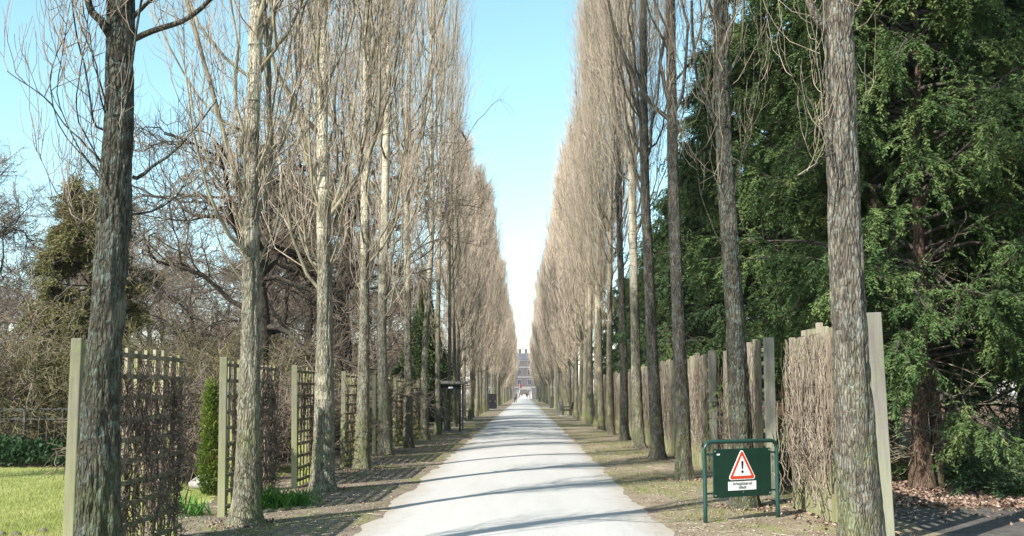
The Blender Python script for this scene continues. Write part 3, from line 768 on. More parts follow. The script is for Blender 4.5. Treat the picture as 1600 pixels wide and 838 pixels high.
MB().box(-.10, .09, -.068, -.0625, 1.79, 1.86).build('plate', M['white_paint'], bb)
MB().tube([(-.42, .5, 1.9), (-.8, .4, 1.6), (-1.0, .3, 1.0), (-1.0, .3, .0)], .05, 8).build('brace', M['old_wood'], ga, smooth=True)

bn = thing('park_bench', 'dark slatted park bench facing the path beside the right row', 'bench', (2.98, 67.6, 0), R(-90))
for sx in (-.8, .8):
    m = MB(); m.tube([(sx, -.28, 0), (sx, -.28, .42), (sx, -.26, .62), (sx, .2, .64)], .025, 6); m.tube([(sx, .26, 0), (sx, .22, .42), (sx, .36, .98)], .028, 6); m.tube([(sx, -.28, .4), (sx, .22, .4)], .022, 6)
    m.build('side_frame', M['iron'], bn)
m = MB()
for k in range(5): m.box(-.85, .85, -.3 + k * .105, -.3 + k * .105 + .085, .43, .46)
m.build('seat', M['dark_wood'], bn)
m = MB()
for k in range(5):
    z = .54 + k * .095; yb = .2 + (z - .42) * .25; m.box(-.85, .85, yb, yb + .025, z, z + .08)
m.build('backrest', M['dark_wood'], bn)
struct(MB().box(-.55, .5, -1.0, 1.0, .0, .02).build('bench_slab', M['stone'], None, (2.95, 67.6, .009)))

def bin_(loc, s, label, mat, group=None):
    t = thing('litter_bin', label, 'bin', loc, R(8), group)
    m = MB(); w0, w1 = .26 * s, .34 * s; hh = 1.12 * s
    n = len(m.V)
    m.V += [(-w1, -w1, 0), (w1, -w1, 0), (w1, w1, 0), (-w1, w1, 0), (-w0, -w0, hh), (w0, -w0, hh), (w0, w0, hh), (-w0, w0, hh)]
    m.F += [(0, 3, 2, 1), (4, 5, 6, 7), (0, 1, 5, 4), (1, 2, 6, 5), (2, 3, 7, 6), (3, 0, 4, 7)]
    m.build('body', mat, t)
    MB().box(-w0 - .04, w0 + .04, -w0 - .04, w0 + .04, hh + .002, hh + .05).build('lid', mat, t, bevel=.01)
    return t
bin_((3.05, 101.4, 0), 1.05, 'tall dark wooden bin beside the right side path', M['dark_wood'])
bin_((2.75, 172, 0), .62, 'small dark bin far along the right verge', M['dark_wood'])
pb = thing('stone_pillar', 'pale stone post between the bench and the dark bin', 'pillar', (3.15, 84, 0))
MB().box(-.14, .14, -.14, .14, 0, .82).build('shaft', M['stone'], pb, bevel=.02); MB().box(-.17, .17, -.17, .17, .822, .9).build('cap', M['stone'], pb, bevel=.015)
ub = thing('utility_cabinet', 'dark double cabinet between poplars at the left side path', 'cabinet', (-3.3, 97.6, 0))
MB().box(-.5, .5, -.3, .3, 0, 1.45).build('body', M['blue_paint'], ub, bevel=.02)
MB().box(-.54, .54, -.34, .34, 1.452, 1.52).build('roof', M['iron'], ub)
for sx in (-.25, .25):
    d = MB().box(sx - .22, sx + .22, -.325, -.303, .08, 1.38).build('door', M['blue_paint'], ub, bevel=.004)
    MB().box(sx + .1, sx + .13, -.345, -.3255, .7, .85).build('handle', M['bolt'], d)

# ------------------------------------------------------------------ bare spreading trees
def normed(v): return v / (np.linalg.norm(v, axis=-1, keepdims=True) + 1e-9)
def grow(start, d, L, steps, rng, up, wob):
    N = len(start); P = np.empty((N, steps + 1, 3)); P[:, 0] = start; D = normed(d)
    for i in range(1, steps + 1):
        D = normed(D + rng.normal(0, wob, (N, 3)) + np.array([0, 0, up])); P[:, i] = P[:, i - 1] + D * (L / steps)[:, None]
    return P, D
def child_dirs(P, idx, s, rng, spread):
    m = P.shape[1]; i = np.minimum((s * (m - 1)).astype(int), m - 2); t = normed(P[idx, i + 1] - P[idx, i])
    return normed(t + spread * rng.normal(0, 1, t.shape))

def spreading_tree(seed, H, r0, fork, twist=.28, n=(9, 7, 8, 6), low=.0, flat=.6, tw=1.0, up=.02):
    """returns trunk mesh data, boughs Geo"""
    rng = np.random.default_rng(seed)
    T = Geo(); G = Geo()
    m = 12; z = np.linspace(-.05, H * .72, m); P0 = np.zeros((1, m, 3)); P0[0, :, 2] = z
    P0[0, :, :2] = np.cumsum(rng.normal(0, H * .008, (m, 2)), 0)
    T.add(*tubes(P0, (r0 * (1.25 * np.exp(-np.clip(z, 0, 9) / .4) * .5 + np.clip(1 - z / (H * .85), .1, 1) ** .8))[None], 14))
    b, i, s = pick(P0, n[0], rng, fork / (H * .72), 1.0); N = len(b)
    az = np.arange(N) * 2.4 + rng.uniform(0, .8, N)
    d = np.stack([np.cos(az), np.sin(az), rng.uniform(.15, 1.1, N) * (1 - flat) + s * .7 - low * (s < .5)], 1)
    L = H * rng.uniform(.38, .6, N) * (1.15 - .45 * s)
    P1, _ = grow(b, d, L, 10, rng, up, twist); T.add(*tubes(P1, r0 * .36 * (1.1 - .5 * s)[:, None] * np.linspace(1, .22, 11)[None], 6))
    b, i, s = pick(P1, n[1], rng, .2, 1); d = child_dirs(P1, i, s, rng, .6); L2 = L[i] * rng.uniform(.3, .6, len(b))
    P2, _ = grow(b, d, L2, 8, rng, up, twist); T.add(*tubes(P2, r0 * .11 * (1.2 - .6 * s)[:, None] * np.linspace(1, .3, 9)[None], 4))
    b, i, s = pick(P2, n[2], rng, .15, 1); d = child_dirs(P2, i, s, rng, .65); L3 = L2[i] * rng.uniform(.3, .6, len(b))
    P3, _ = grow(b, d, L3, 6, rng, up, twist * .9); G.add(*tubes(P3, np.maximum(r0 * .045 * np.linspace(1, .35, 7), .007 * tw)[None] * np.ones((len(b), 1)), 3))
    b, i, s = pick(P3, n[3], rng, .1, 1); d = child_dirs(P3, i, s, rng, .7); L4 = L3[i] * rng.uniform(.3, .7, len(b)) + .1
    P4, _ = grow(b, d, L4, 4, rng, up * 2, .2); G.add(*tubes(P4, (.0065 * tw * np.linspace(1, .5, 5))[None] * np.ones((len(b), 1)), 3))
    return T, G

M['bark_bough'] = bark('bark_bough', (.02, .017, .014), (.07, .058, .046), (.14, .12, .095), (.16, .17, .13), .3, 30, (.3, .2, .15), .2, .6)
BG = 'bare spreading trees behind the left trellises'
def place_bare(name, label, x, y, data, rz=0, s=1.0, group=BG, cat='tree'):
    t = thing(name, label, cat, (x, y, 0), rz, group); t.scale = (s, s, s)
    link('trunk', data[0], t); link('crown', data[1], t); return t
def kind(seed, tm='bark_bough', gm='twig_dark', **kw):
    T, G = spreading_tree(seed, **kw); return T.mesh('trunk', M[tm]), G.mesh('crown', M[gm])
k_a = kind(51, gm='twig_dark', H=13, r0=.33, fork=3.2, twist=.33, n=(13, 9, 10, 7), low=.25, flat=.8)
k_b = kind(52, gm='twig_dark', H=15, r0=.45, fork=3.6, twist=.26, n=(12, 8, 9, 6), flat=.55)
k_c = kind(53, gm='twig_dark', H=14, r0=.30, fork=2.0, twist=.24, n=(13, 9, 9, 7), flat=.5, tw=1.7)
k_d = kind(54, gm='twig_dark', H=13, r0=.28, fork=1.6, twist=.28, n=(13, 9, 9, 7), flat=.5, tw=2.0)
place_bare('bare_tree', 'gnarled bare tree with wide twisted boughs behind the second trellis', -8.3, 31, k_a, 1.0, 1.0)
place_bare('bare_tree', 'stout reddish bare trunk behind the fourth trellis', -6.9, 37, k_b, 2.0, 1.0)
place_bare('bare_tree', 'bare tree with slim trunk between the gnarled tree and the stout one', -9.5, 41, k_c, 0.3, .9)
place_bare('bare_tree', 'pale grey bare tree rising at the left edge above the shrubs', -27, 46, k_c, 2.3, .95)
row_tree(-17.0, 11.0, kinds_mid, .9, 'bare poplar just outside the left edge, its shadow crossing the lawn', None)
place_bare('bare_tree', 'small bare tree behind the olive evergreen', -19, 44, k_d, 4.0, .72)
for i, (x, y, kk, s) in enumerate([(-14, 52, k_c, .85), (-21, 60, k_d, .95), (-9, 56, k_d, .8), (-30, 66, k_c, 1.0), (-38, 62, k_d, 1.0), (-17, 74, k_c, 1.0), (-26, 84, k_d, 1.1), (-10, 82, k_c, .9),
                                   (-36, 92, k_c, 1.1), (-48, 88, k_d, 1.1), (-14, 100, k_d, 1.0), (-22, 112, k_c, 1.1), (-33, 120, k_d, 1.2), (-46, 118, k_c, 1.2), (-58, 112, k_d, 1.2), (-9, 120, k_d, 1.0)]):
    place_bare('bare_tree', 'distant grey-brown bare tree in the hazy wood behind the left trellises', x, y, kk, i * 1.3, s, 'wood of bare trees beyond the lawn')

# bare shrubs
def shrub(seed, H, n=26, spread=.5, tw=1.0, mat='twig_olive', leaves=0):
    rng = np.random.default_rng(seed); G = Geo()
    st = np.stack([rng.normal(0, .22, n), rng.normal(0, .22, n), np.full(n, -.02)], 1)
    az = rng.uniform(0, 6.28, n); d = np.stack([np.cos(az) * spread, np.sin(az) * spread, np.ones(n)], 1)
    L = H * rng.uniform(.6, 1.1, n)
    P1, _ = grow(st, d, L, 9, rng, -.02, .16); P1[:, :, 2] = np.maximum(P1[:, :, 2], -.02)
    G.add(*tubes(P1, .022 * np.linspace(1, .3, 10)[None] * np.ones((n, 1)), 5))
    b, i, s = pick(P1, 14, rng, .12, 1); d = child_dirs(P1, i, s, rng, .6); L2 = L[i] * rng.uniform(.15, .4, len(b))
    P2, _ = grow(b, d, L2, 6, rng, -.01, .22); G.add(*tubes(P2, .009 * tw * np.linspace(1, .4, 7)[None] * np.ones((len(b), 1)), 3))
    b, i, s = pick(P2, 9, rng, .1, 1); d = child_dirs(P2, i, s, rng, .8); L3 = L2[i] * rng.uniform(.25, .6, len(b)) + .05
    P3, _ = grow(b, d, L3, 3, rng, 0, .25); G.add(*tubes(P3, np.full((len(b), 4), .0055 * tw), 3))
    return G.mesh('bare_shrub', M[mat])
sh = [shrub(61, 4.2, 30, .6, 1.3), shrub(62, 3.4, 28, .8, 1.3, 'twig_olive'), shrub(63, 3.8, 30, .7, 1.3, 'twig_dark')]
spots = [(-9.8, 24.5), (-12.5, 25.5), (-15.5, 26), (-18, 27.5), (-7.0, 27), (-21, 30), (-13.5, 30), (-10.5, 30.5), (-17, 33), (-24, 34), (-7.6, 34), (-8.6, 31), (-11.5, 36), (-20.5, 38), (-9.0, 40), (-8.8, 46), (-8.5, 47), (-14.5, 42), (-28, 40), (-12, 47), (-9.5, 54), (-18.5, 49), (-24, 50), (-32, 50), (-8.5, 62), (-8.2, 70), (-10.5, 66)]
for i, (x, y) in enumerate(spots):
    o = link('bare_shrub', sh[i % 3], None, (x, y, 0)); o.rotation_euler = (0, 0, i * 1.7); s = .8 + .25 * ((i * 7) % 5) / 4; o.scale = (s * 1.1, s * 1.1, s)
    lab = 'tangled leafless olive-brown shrub in the thicket at the lawn edge' if y < 36 else 'leafless shrub in the deeper thicket behind the bare trees'
    tag(o, lab, 'shrub', 'leafless shrubs beyond the lawn' if y < 36 else 'leafless shrubs deep in the wood')

# ------------------------------------------------------------------ foliage
def leaves(C, A, rng, l, w):
    """rhombic leaves: centres C, axes A"""
    n = len(C); S = normed(np.cross(A, rng.normal(0, 1, (n, 3)))); l = np.asarray(l).reshape(-1, 1) * np.ones((n, 1)); w = np.asarray(w).reshape(-1, 1) * np.ones((n, 1))
    V = np.stack([C, C + A * l * .45 + S * w / 2, C + A * l, C + A * l * .45 - S * w / 2], 1).reshape(-1, 3)
    return V, np.arange(n * 4).reshape(n, 4)

def yew(seed, H, W, n1=95, bare=1.6, ls=1.0, dens=1.0, mat='yew', trunks=2):
    rng = np.random.default_rng(seed); T = Geo(); B = Geo(); Lf = Geo()
    for k in range(trunks):
        m = 12; z = np.linspace(-.05, H * .8, m); P0 = np.zeros((1, m, 3)); P0[0, :, 2] = z
        P0[0, :, :2] = np.cumsum(rng.normal(0, .07, (m, 2)), 0) + (np.array([.35 * k, .25 * k])) * np.linspace(.6, 2.0, m)[:, None]
        r = (.145 - .03 * k) * np.clip(1 - z / (H * .9), .08, 1) * (1 + .7 * np.exp(-np.clip(z, 0, 9) / .25))
        T.add(*tubes(P0, r[None], 12))
        if k == 0: PT = P0
    # boughs
    h = bare + (H * .97 - bare) * rng.uniform(0, 1, n1) ** .9; t = (h - bare) / (H - bare)
    az = rng.uniform(0, 6.28, n1)
    L = W * (np.clip(1.05 - t, .05, 1) ** .5) * rng.uniform(.6, 1.08, n1)
    zz = np.interp(h, PT[0, :, 2], PT[0, :, 0]), np.interp(h, PT[0, :, 2], PT[0, :, 1])
    st = np.stack([zz[0], zz[1], h], 1); d = np.stack([np.cos(az), np.sin(az), rng.uniform(.0, .7, n1)], 1)
    P1, _ = grow(st, d, L, 9, rng, -.05, .14); P1[:, :, 2] = np.maximum(P1[:, :, 2], .35)
    B.add(*tubes(P1, .04 * np.linspace(1, .25, 10)[None] * np.ones((n1, 1)), 5))
    b, i, s = pick(P1, 13, rng, .42, 1); d = child_dirs(P1, i, s, rng, .55); L2 = L[i] * rng.uniform(.14, .36, len(b))
    P2, _ = grow(b, d, L2, 6, rng, -.08, .16); P2[:, :, 2] = np.maximum(P2[:, :, 2], .2)
    B.add(*tubes(P2, .009 * np.linspace(1, .4, 7)[None] * np.ones((len(b), 1)), 3))
    # hanging sprays: shoots, each carrying two ranks of leaflets
    c, i, s = pick(P2, int(9 * dens), rng, .1, 1.05); n = len(c)
    d = child_dirs(P2, i, np.clip(s, 0, .99), rng, .55) + np.array([0, 0, -.38]); LS = rng.uniform(.14, .42, n) * ls
    PS, _ = grow(c, d, LS, 3, rng, -.22, .12)
    for a in np.linspace(.08, 1.0, 10):
        f = a * 3; k = min(int(f), 2); p = PS[:, k] * (1 - (f - k)) + PS[:, k + 1] * (f - k); tg = normed(PS[:, k + 1] - PS[:, k])
        side = normed(np.cross(tg, np.array([0, 0, 1.0]) + rng.normal(0, .3, (n, 3))))
        for sg_ in (-1, 1):
            A = normed(tg * .8 + side * sg_ * .75 + rng.normal(0, .12, (n, 3)))
            Lf.add(*leaves(p, A, rng, .074 * ls * (1.2 - .5 * a) * rng.uniform(.6, 1.3, n), .024 * ls * np.ones(n)))
    # dead inner twigs low down
    hb = rng.uniform(.5, H * .3, 70); az = rng.uniform(0, 6.28, 70); st = np.stack([np.interp(hb, PT[0, :, 2], PT[0, :, 0]), np.interp(hb, PT[0, :, 2], PT[0, :, 1]), hb], 1)
    P3, _ = grow(st, np.stack([np.cos(az), np.sin(az), rng.uniform(-.1, .5, 70)], 1), rng.uniform(.5, 2.0, 70), 7, rng, .0, .2)
    Dd = Geo(); Dd.add(*tubes(P3, .013 * np.linspace(1, .3, 8)[None] * np.ones((70, 1)), 4))
    b, i, s = pick(P3, 7, rng, .2, 1); d = child_dirs(P3, i, s, rng, .7); P4, _ = grow(b, d, rng.uniform(.15, .6, len(b)), 4, rng, 0, .25)
    Dd.add(*tubes(P4, np.full((len(b), 5), .005), 3))
    return T.mesh('trunk', M['yew_bark']), B.mesh('boughs', M['bough']), Lf.mesh('crown', M[mat], False), Dd.mesh('dead_branches', M['limb'])
M['yew_bark'] = bark('yew_bark', (.035, .022, .017), (.13, .082, .062), (.27, .185, .145), (.28, .20, .14), .3, 30, (.3, .2, .15), .2)
YG = 'tall dark yews behind the right trellises'
def place_yew(data, label, x, y, rz, s, name='yew_tree', group=YG):
    t = thing(name, label, 'tree', (x, y, 0), rz, group); t.scale = (s, s, s)
    for nm, me in zip(('trunk', 'boughs', 'crown', 'dead_branches'), data): link(nm, me, t)
    return t
ya = yew(71, 12.5, 3.3, 165, 1.7, 1.1, 1.15, 'yew')
yb = yew(72, 13.0, 3.4, 150, 2.0, 1.1, 1.1, 'yew', 1)
yc = yew(73, 12.0, 3.6, 140, 1.0, 1.2, 1.1, 'yew_blue', 1)
place_yew(ya, 'yew with twisted reddish trunk and low boughs, beside the nearest right trellis post', 6.7, 16.4, 0.2, 1.0)
place_yew(yb, 'dark yew behind the nearest right trellis panel, rising above it', 7.4, 20.5, 1.1, 1.12)
place_yew(yc, 'bluish dark yew with drooping boughs at the right edge', 10.6, 18.6, 2.0, 1.0)
place_yew(ya, 'dark yew behind the second right trellis panel', 7.3, 25.8, 3.0, 1.15)
place_yew(yc, 'tall dark yew rising between the second and nearest right trellis panels', 10.2, 23.0, 1.0, 1.15)
place_yew(yb, 'dark yew deep behind the right edge', 12.5, 24, 3.9, 1.1)
place_yew(yc, 'dark yew behind the third right trellis panel', 7.2, 31, 4.9, 1.1)
place_yew(ya, 'dark yew between the back yews and the poplar row', 11, 30, 5.6, 1.1)
for i, (x, y) in enumerate([(7.2, 37), (7.4, 43), (7.2, 49), (7.6, 56), (11.5, 38), (7.5, 64), (7.4, 73)]):
    place_yew((yb, ya, yc)[i % 3], 'distant dark yew half hidden behind the right poplar trunks', x, y, i * 2.1, (.95, .9, .85, .8, 1.0, .8, .8)[i], group='yews behind the farther right poplars')

def leafy_column(seed, H, W, n, mat, l=.09, w=.03, up=.9, top=1.2, ragged=.25):
    rng = np.random.default_rng(seed); G = Geo(); T = Geo()
    z = np.linspace(-.02, H * .9, 8); P = np.zeros((1, 8, 3)); P[0, :, 2] = z; T.add(*tubes(P, (W * .09 * np.clip(1 - z / H, .1, 1))[None], 8))
    u = rng.uniform(0, 1, n); zz = H * u; prof = np.minimum(1, .55 + u * 2) * np.clip(1 - u, 0, 1) ** (1 / top)
    az = rng.uniform(0, 6.28, n); q = np.stack([np.cos(az) * 1.6, np.sin(az) * 1.6, zz * 1.5 / max(W, .3)], 1)
    lump = 1 + ragged * 2.2 * (noise3(q, seed) - .5) + ragged * (noise3(q * 3, seed + 1) - .5)
    rr = W * prof * lump * (1 - rng.uniform(0, 1, n) ** 2 * .45)
    C = np.stack([np.cos(az) * rr, np.sin(az) * rr, zz], 1)
    for _ in range(3):
        A = normed(np.stack([np.cos(az), np.sin(az), np.full(n, up)], 1) + rng.normal(0, .45, (n, 3)))
        G.add(*leaves(C + rng.normal(0, l * .5, (n, 3)), A, rng, l * rng.uniform(.6, 1.3, n), w * np.ones(n)))
    k = 60; h = rng.uniform(.1, .9, k) * H; a = rng.uniform(0, 6.28, k)
    P, _ = grow(np.stack([0 * h, 0 * h, h], 1), np.stack([np.cos(a), np.sin(a), np.full(k, up)], 1), W * .8 * np.clip(1 - h / H, .1, 1), 5, rng, 0, .15)
    T.add(*tubes(P, np.full((k, 6), .01), 4))
    return T.mesh('trunk', M['bark_dark']), G.mesh('crown', M[mat], False)
def place_col(data, name, label, x, y, cat='tree', group=None, s=1):
    t = thing(name, label, cat, (x, y, 0), 0, group); t.scale = (s, s, s); link('trunk', data[0], t); link('crown', data[1], t)
ol = yew(75, 8.8, 2.6, 120, .8, 1.6, .8, 'olive_leaf', 1)
place_yew(ol, 'olive evergreen with ragged rounded top behind the thick left poplar', -15.2, 33, 0, 1.0, 'evergreen_tree', None)
place_col(leafy_column(82, 7.2, 1.9, 16000, 'yew', .2, .05, .1, 1.0, .7), 'spruce_tree', 'small dark green spruce behind the garden arch', -5.6, 54)
sd = shrub(64, 2.1, 34, .8, 1.2, 'twig_dark')
for i, (x, y) in enumerate([(-6.2, 17.6), (-5.9, 20.0), (-6.6, 22.4), (-5.8, 25.0), (-6.3, 28.2), (-5.7, 31.5), (-6.2, 35)]):
    o = link('dark_shrub', sd, None, (x, y, 0)); o.rotation_euler = (0, 0, i * 1.9); tag(o, 'low dark leafless shrub showing through the second to seventh left trellises', 'shrub', 'low shrubs behind the left trellises')
place_col(leafy_column(83, 1.75, .125, 1900, 'thuja', .07, .02, 1.1, 1.8, .7), 'thuja_shrub', 'slim yellow-green conifer in the gap behind the first trellis', -4.95, 15.2, 'shrub')
place_col(leafy_column(85, 2.8, 1.5, 9000, 'yew', .14, .05, .6, 2.5, .4), 'evergreen_shrub', 'dark green shrub behind the arch and last trellises', -6.0, 48, 'shrub')
place_col(leafy_column(86, 2.6, 2.0, 9000, 'olive_leaf', .13, .05, .6, 2.5, .5), 'evergreen_shrub', 'mossy olive shrub at the back of the lawn near the edge', -13.4, 27.6, 'shrub')

# low yew regrowth under the right-hand yews
def low_spray(seed, n1, W, Hh, mat):
    rng = np.random.default_rng(seed); B = Geo(); Lf = Geo()
    az = rng.uniform(0, 6.28, n1); d = np.stack([np.cos(az), np.sin(az), rng.uniform(.3, 1.4, n1)], 1)
    P1, _ = grow(rng.normal(0, .1, (n1, 3)) * np.array([1, 1, 0]), d, W * rng.uniform(.6, 1.1, n1), 7, rng, -.12, .12); P1[:, :, 2] = np.maximum(P1[:, :, 2], 0.03)
    B.add(*tubes(P1, .012 * np.linspace(1, .3, 8)[None] * np.ones((n1, 1)), 4))
    c, i, s = pick(P1, 26, rng, .2, 1.0); n = len(c); dd = child_dirs(P1, i, np.clip(s, 0, .99), rng, .6)
    PS, _ = grow(c, dd, rng.uniform(.12, .3, n), 3, rng, -.12, .12); PS[:, :, 2] = np.maximum(PS[:, :, 2], .03)
    for a in np.linspace(.1, 1, 6):
        f = a * 3; k = min(int(f), 2); p = PS[:, k] * (1 - (f - k)) + PS[:, k + 1] * (f - k); tg = normed(PS[:, k + 1] - PS[:, k])
        side = normed(np.cross(tg, np.array([0, 0, 1.0]) + rng.normal(0, .3, (n, 3))))
        for q in (-1, 1): Lf.add(*leaves(p, normed(tg * .8 + side * q * .7), rng, np.full(n, .085), np.full(n, .024)))
    return B.mesh('stems', M['bough']), Lf.mesh('foliage', M[mat], False)
for i, (x, y, W, mt, lab) in enumerate([(7.6, 15.4, 1.0, 'yew_blue', 'low bluish evergreen bush in front of the twisted yew'), (8.6, 15.2, .8, 'yew_blue', 'low spreading evergreen bush at the right edge by the litter'),
                                        (5.2, 18.5, .9, 'yew', 'low evergreen bush behind the nearest right trellis post'), (9.3, 16.6, 1.4, 'yew', 'leafy evergreen bush under the bluish yew'), (8.0, 17.6, 1.5, 'yew', 'leafy evergreen bush behind the twisted yew')]):
    st, fo = low_spray(90 + i, 22, W, 1, mt); t = thing('evergreen_bush', lab, 'bush', (x, y, 0)); link('stems', st, t); link('foliage', fo, t)

# ivy bank, rail fence, flower leaves, rocks
rng_ = np.random.default_rng(9)
n = 26000; x = rng_.uniform(-19, -8.2, n); y = 20.6 + rng_.uniform(0, 1, n) * 2.6
hh = .46 * np.clip((y - 20.5) / .5, 0, 1) * (.6 + .7 * noise3(np.stack([x * 1.3, y * 1.3, 0 * x], 1), 3))
C = np.stack([x, y, .04 + hh * rng_.uniform(.5, 1, n)], 1); A = normed(rng_.normal(0, 1, (n, 3)) + np.array([0, -.4, .3]))
V, F = leaves(C, A, rng_, .11 * rng_.uniform(.6, 1.3, n), .08)
iv = link('ivy_bank', mesh_np('ivy_bank', V, [F], M['ivy'])); iv['kind'] = 'stuff'; tag(iv, 'dark green ivy bank along the back edge of the lawn', 'ivy')
M['fence_metal'] = simple('fence_metal', (.09, .10, .10), .5, .2, 10, .3)
rf = thing('rail_fence', 'thin grey metal fence behind the ivy bank', 'fence', (-14.3, 24.0, 0))
m = MB(); m2 = MB()
for z in (.35, .95, 1.2): m.box(-7, 6.2, -.010, .010, z - .012, z + .012)
for k in range(68): m2.box(-7 + k * .195, -6.985 + k * .195, -.008, .008, .02, 1.2)
m.build('rails', M['fence_metal'], rf); m2.build('bars', M['fence_metal'], rf)
for k in range(7): MB().box(-7 + k * 2.2 - .03, -7 + k * 2.2 + .03, -.03, .03, 0, 1.28).build('post', M['fence_metal'], rf)

def strap_plant(x, y, n, L, label, seed, mat='daff'):
    r = np.random.default_rng(seed); az = r.uniform(0, 6.28, n)
    st = np.stack([r.normal(0, .13, n), r.normal(0, .13, n), np.zeros(n)], 1); d = np.stack([np.cos(az) * .5, np.sin(az) * .5, np.ones(n)], 1)
    P, _ = grow(st, d, L * r.uniform(.6, 1.1, n), 5, r, -.12, .06)
    w = .011 * np.array([1, 1, .95, .8, .5, .1]); S = normed(np.stack([-np.sin(az), np.cos(az), 0 * az], 1))[:, None, :] * w[None, :, None]
    V = np.stack([P - S, P + S], 2).reshape(-1, 3); I = np.arange(len(V)).reshape(n, 6, 2)
    F = np.stack([I[:, :-1, 0], I[:, :-1, 1], I[:, 1:, 1], I[:, 1:, 0]], -1).reshape(-1, 4)
    o = link('daffodil_clump', mesh_np('daffodil_clump', V, [F], M[mat]), None, (x, y, 0)); tag(o, label, 'plant', 'clumps of green strap leaves')
strap_plant(-3.55, 13.6, 150, .36, 'bright green leaf clump right of the second left poplar', 1)
strap_plant(-3.25, 13.9, 120, .32, 'smaller green leaf clump beside the second poplar, nearer the path', 2)
strap_plant(-4.75, 13.0, 90, .34, 'green leaf clump on the grass between the first and second trellis', 3)
strap_plant(-4.35, 12.6, 60, .28, 'small green leaf clump at the foot of the second trellis post', 4)

def rock(name, label, x, y, s, seed, group=None, squash=.55, mat='stone'):
    r = np.random.default_rng(seed); nu, nv = 20, 12
    u = np.arange(nu) * 2 * np.pi / nu; v = np.linspace(0, np.pi, nv)
    V_, U_ = np.meshgrid(v, u, indexing='ij'); D = np.stack([np.sin(V_) * np.cos(U_), np.sin(V_) * np.sin(U_), np.cos(V_)], -1).reshape(-1, 3)
    k = .75 + .5 * noise3(D * 1.6 + seed, seed) + .22 * noise3(D * 4 + seed, seed)
    P = D * k[:, None] * s * np.array([1, .8, squash]); P[:, 2] += s * squash * .45
    I = np.arange(nv * nu).reshape(nv, nu); A, B = I[:-1], I[1:]; F = np.stack([A, B, np.roll(B, -1, 1), np.roll(A, -1, 1)], -1).reshape(-1, 4)
    o = link(name, mesh_np(name, P, [F], M[mat], False), None, (x, y, 0)); o.rotation_euler = (0, 0, seed); tag(o, label, 'rock', group); return o
rock('rock', 'grey rock in the gap behind the first trellis', -5.25, 16.3, .32, 3)
rock('rock', 'lower grey rock touching the one behind the first trellis', -5.0, 15.7, .2, 4)
rock('rock', 'pale flat rock at the right edge of the gravel', 7.0, 11.75, .42, 6, None, .3)
rock('rock', 'pale stone lying among the brown litter at the right edge', 8.35, 13.9, .16, 7)
M['clod'] = simple('clod', (.17, .145, .115), .95, .5, 10, bump=.5)
rr_ = random.Random(3)
for i in range(26):
    rock('soil_clod', 'dry clod of earth along the lawn edge beside the nearest trellis', rr_.uniform(-7.2, -4.35), rr_.uniform(9.7, 11.3), rr_.uniform(.025, .065), 20 + i, 'clods of earth along the lawn edge', .6, 'clod')['category'] = 'clod'

# ------------------------------------------------------------------ grass, litter, pebbles, twigs
def blades(n, x, y, hmin, hmax, w, seed, z=.006, lean=.35):
    r = np.random.default_rng(seed); h = r.uniform(hmin, hmax, n); az = r.uniform(0, 6.28, n); a2 = r.uniform(0, 6.28, n)
    B = np.stack([x, y, np.full(n, z)], 1); S = np.stack([np.cos(az), np.sin(az), 0 * az], 1) * w / 2
    Tp = B + np.stack([np.cos(a2) * h * lean, np.sin(a2) * h * lean, h], 1)
    return np.stack([B - S, B + S, Tp], 1).reshape(-1, 3), np.arange(n * 3).reshape(n, 3)
r = np.random.default_rng(40)
n = 90000; y = 9 + 11.5 * r.uniform(0, 1, n) ** 1.3; x = -4.9 - r.uniform(0, 1, n) ** 1.1 * (y * .62 - 3.4)
V, F = blades(n, x, y, .02, .055, .007, 1)
g = link('lawn_grass', mesh_np('lawn_grass', V, [F], M['grassblade'])); g['kind'] = 'stuff'; tag(g, 'short bright lawn grass left of the trellises', 'grass')
n = 70000; y = 9 + 40 * r.uniform(0, 1, n) ** 1.8; side = r.uniform(0, 1, n) < .62
x = np.where(side, r.uniform(1.6, 4.6, n), r.uniform(-3.8, -1.95, n))
q = np.stack([x * .9, y * .55, 0 * x], 1); k = noise3(q, 7) + .5 * noise3(q * 3.3, 8) + np.where(side, 0, np.clip((y - 15) * .02, 0, .2) - .12)
keep = k > .84; x, y = x[keep], y[keep]
V, F = blades(len(x), x, y, .015, .06, .007, 2, .009, .7)
g = link('verge_grass', mesh_np('verge_grass', V, [F], M['tuftblade'])); g['kind'] = 'stuff'; tag(g, 'thin patchy grass on the dirt verges', 'grass')
def flats(n, xs, ys, l, w, seed, z, mat, name, label, cat, tilt=.35):
    r = np.random.default_rng(seed); az = r.uniform(0, 6.28, n); A = normed(np.stack([np.cos(az), np.sin(az), r.normal(0, tilt, n)], 1))
    S = normed(np.cross(A, np.array([0, 0, 1.0]) + r.normal(0, tilt, (n, 3)))); S = np.cross(A, np.cross(S, A)); C = np.stack([xs, ys, np.full(n, z)], 1)
    L = (l * r.uniform(.5, 1.4, n))[:, None]; Wd = (w * r.uniform(.5, 1.3, n))[:, None]
    V = np.stack([C - A * L / 2, C + S * Wd / 2, C + A * L / 2, C - S * Wd / 2], 1).reshape(-1, 3)
    o = link(name, mesh_np(name, V, [np.arange(n * 4).reshape(n, 4)], M[mat])); o['kind'] = 'stuff'; tag(o, label, cat); return o
def speck(name, a, b, c):
    n = NT(name, .9, .2); i = n.voro(n.coord(kind='World'), 23, 'F1', 1); return n.color(n.ramp(n.sep(i)[0], [(0.1, a), (0.5, b), (0.9, c)]))
M['leaf_dead'] = speck('leaf_dead', (.08, .05, .035), (.18, .12, .09), (.36, .27, .21))
M['chip'] = speck('chip', (.10, .08, .06), (.21, .175, .135), (.37, .33, .28))
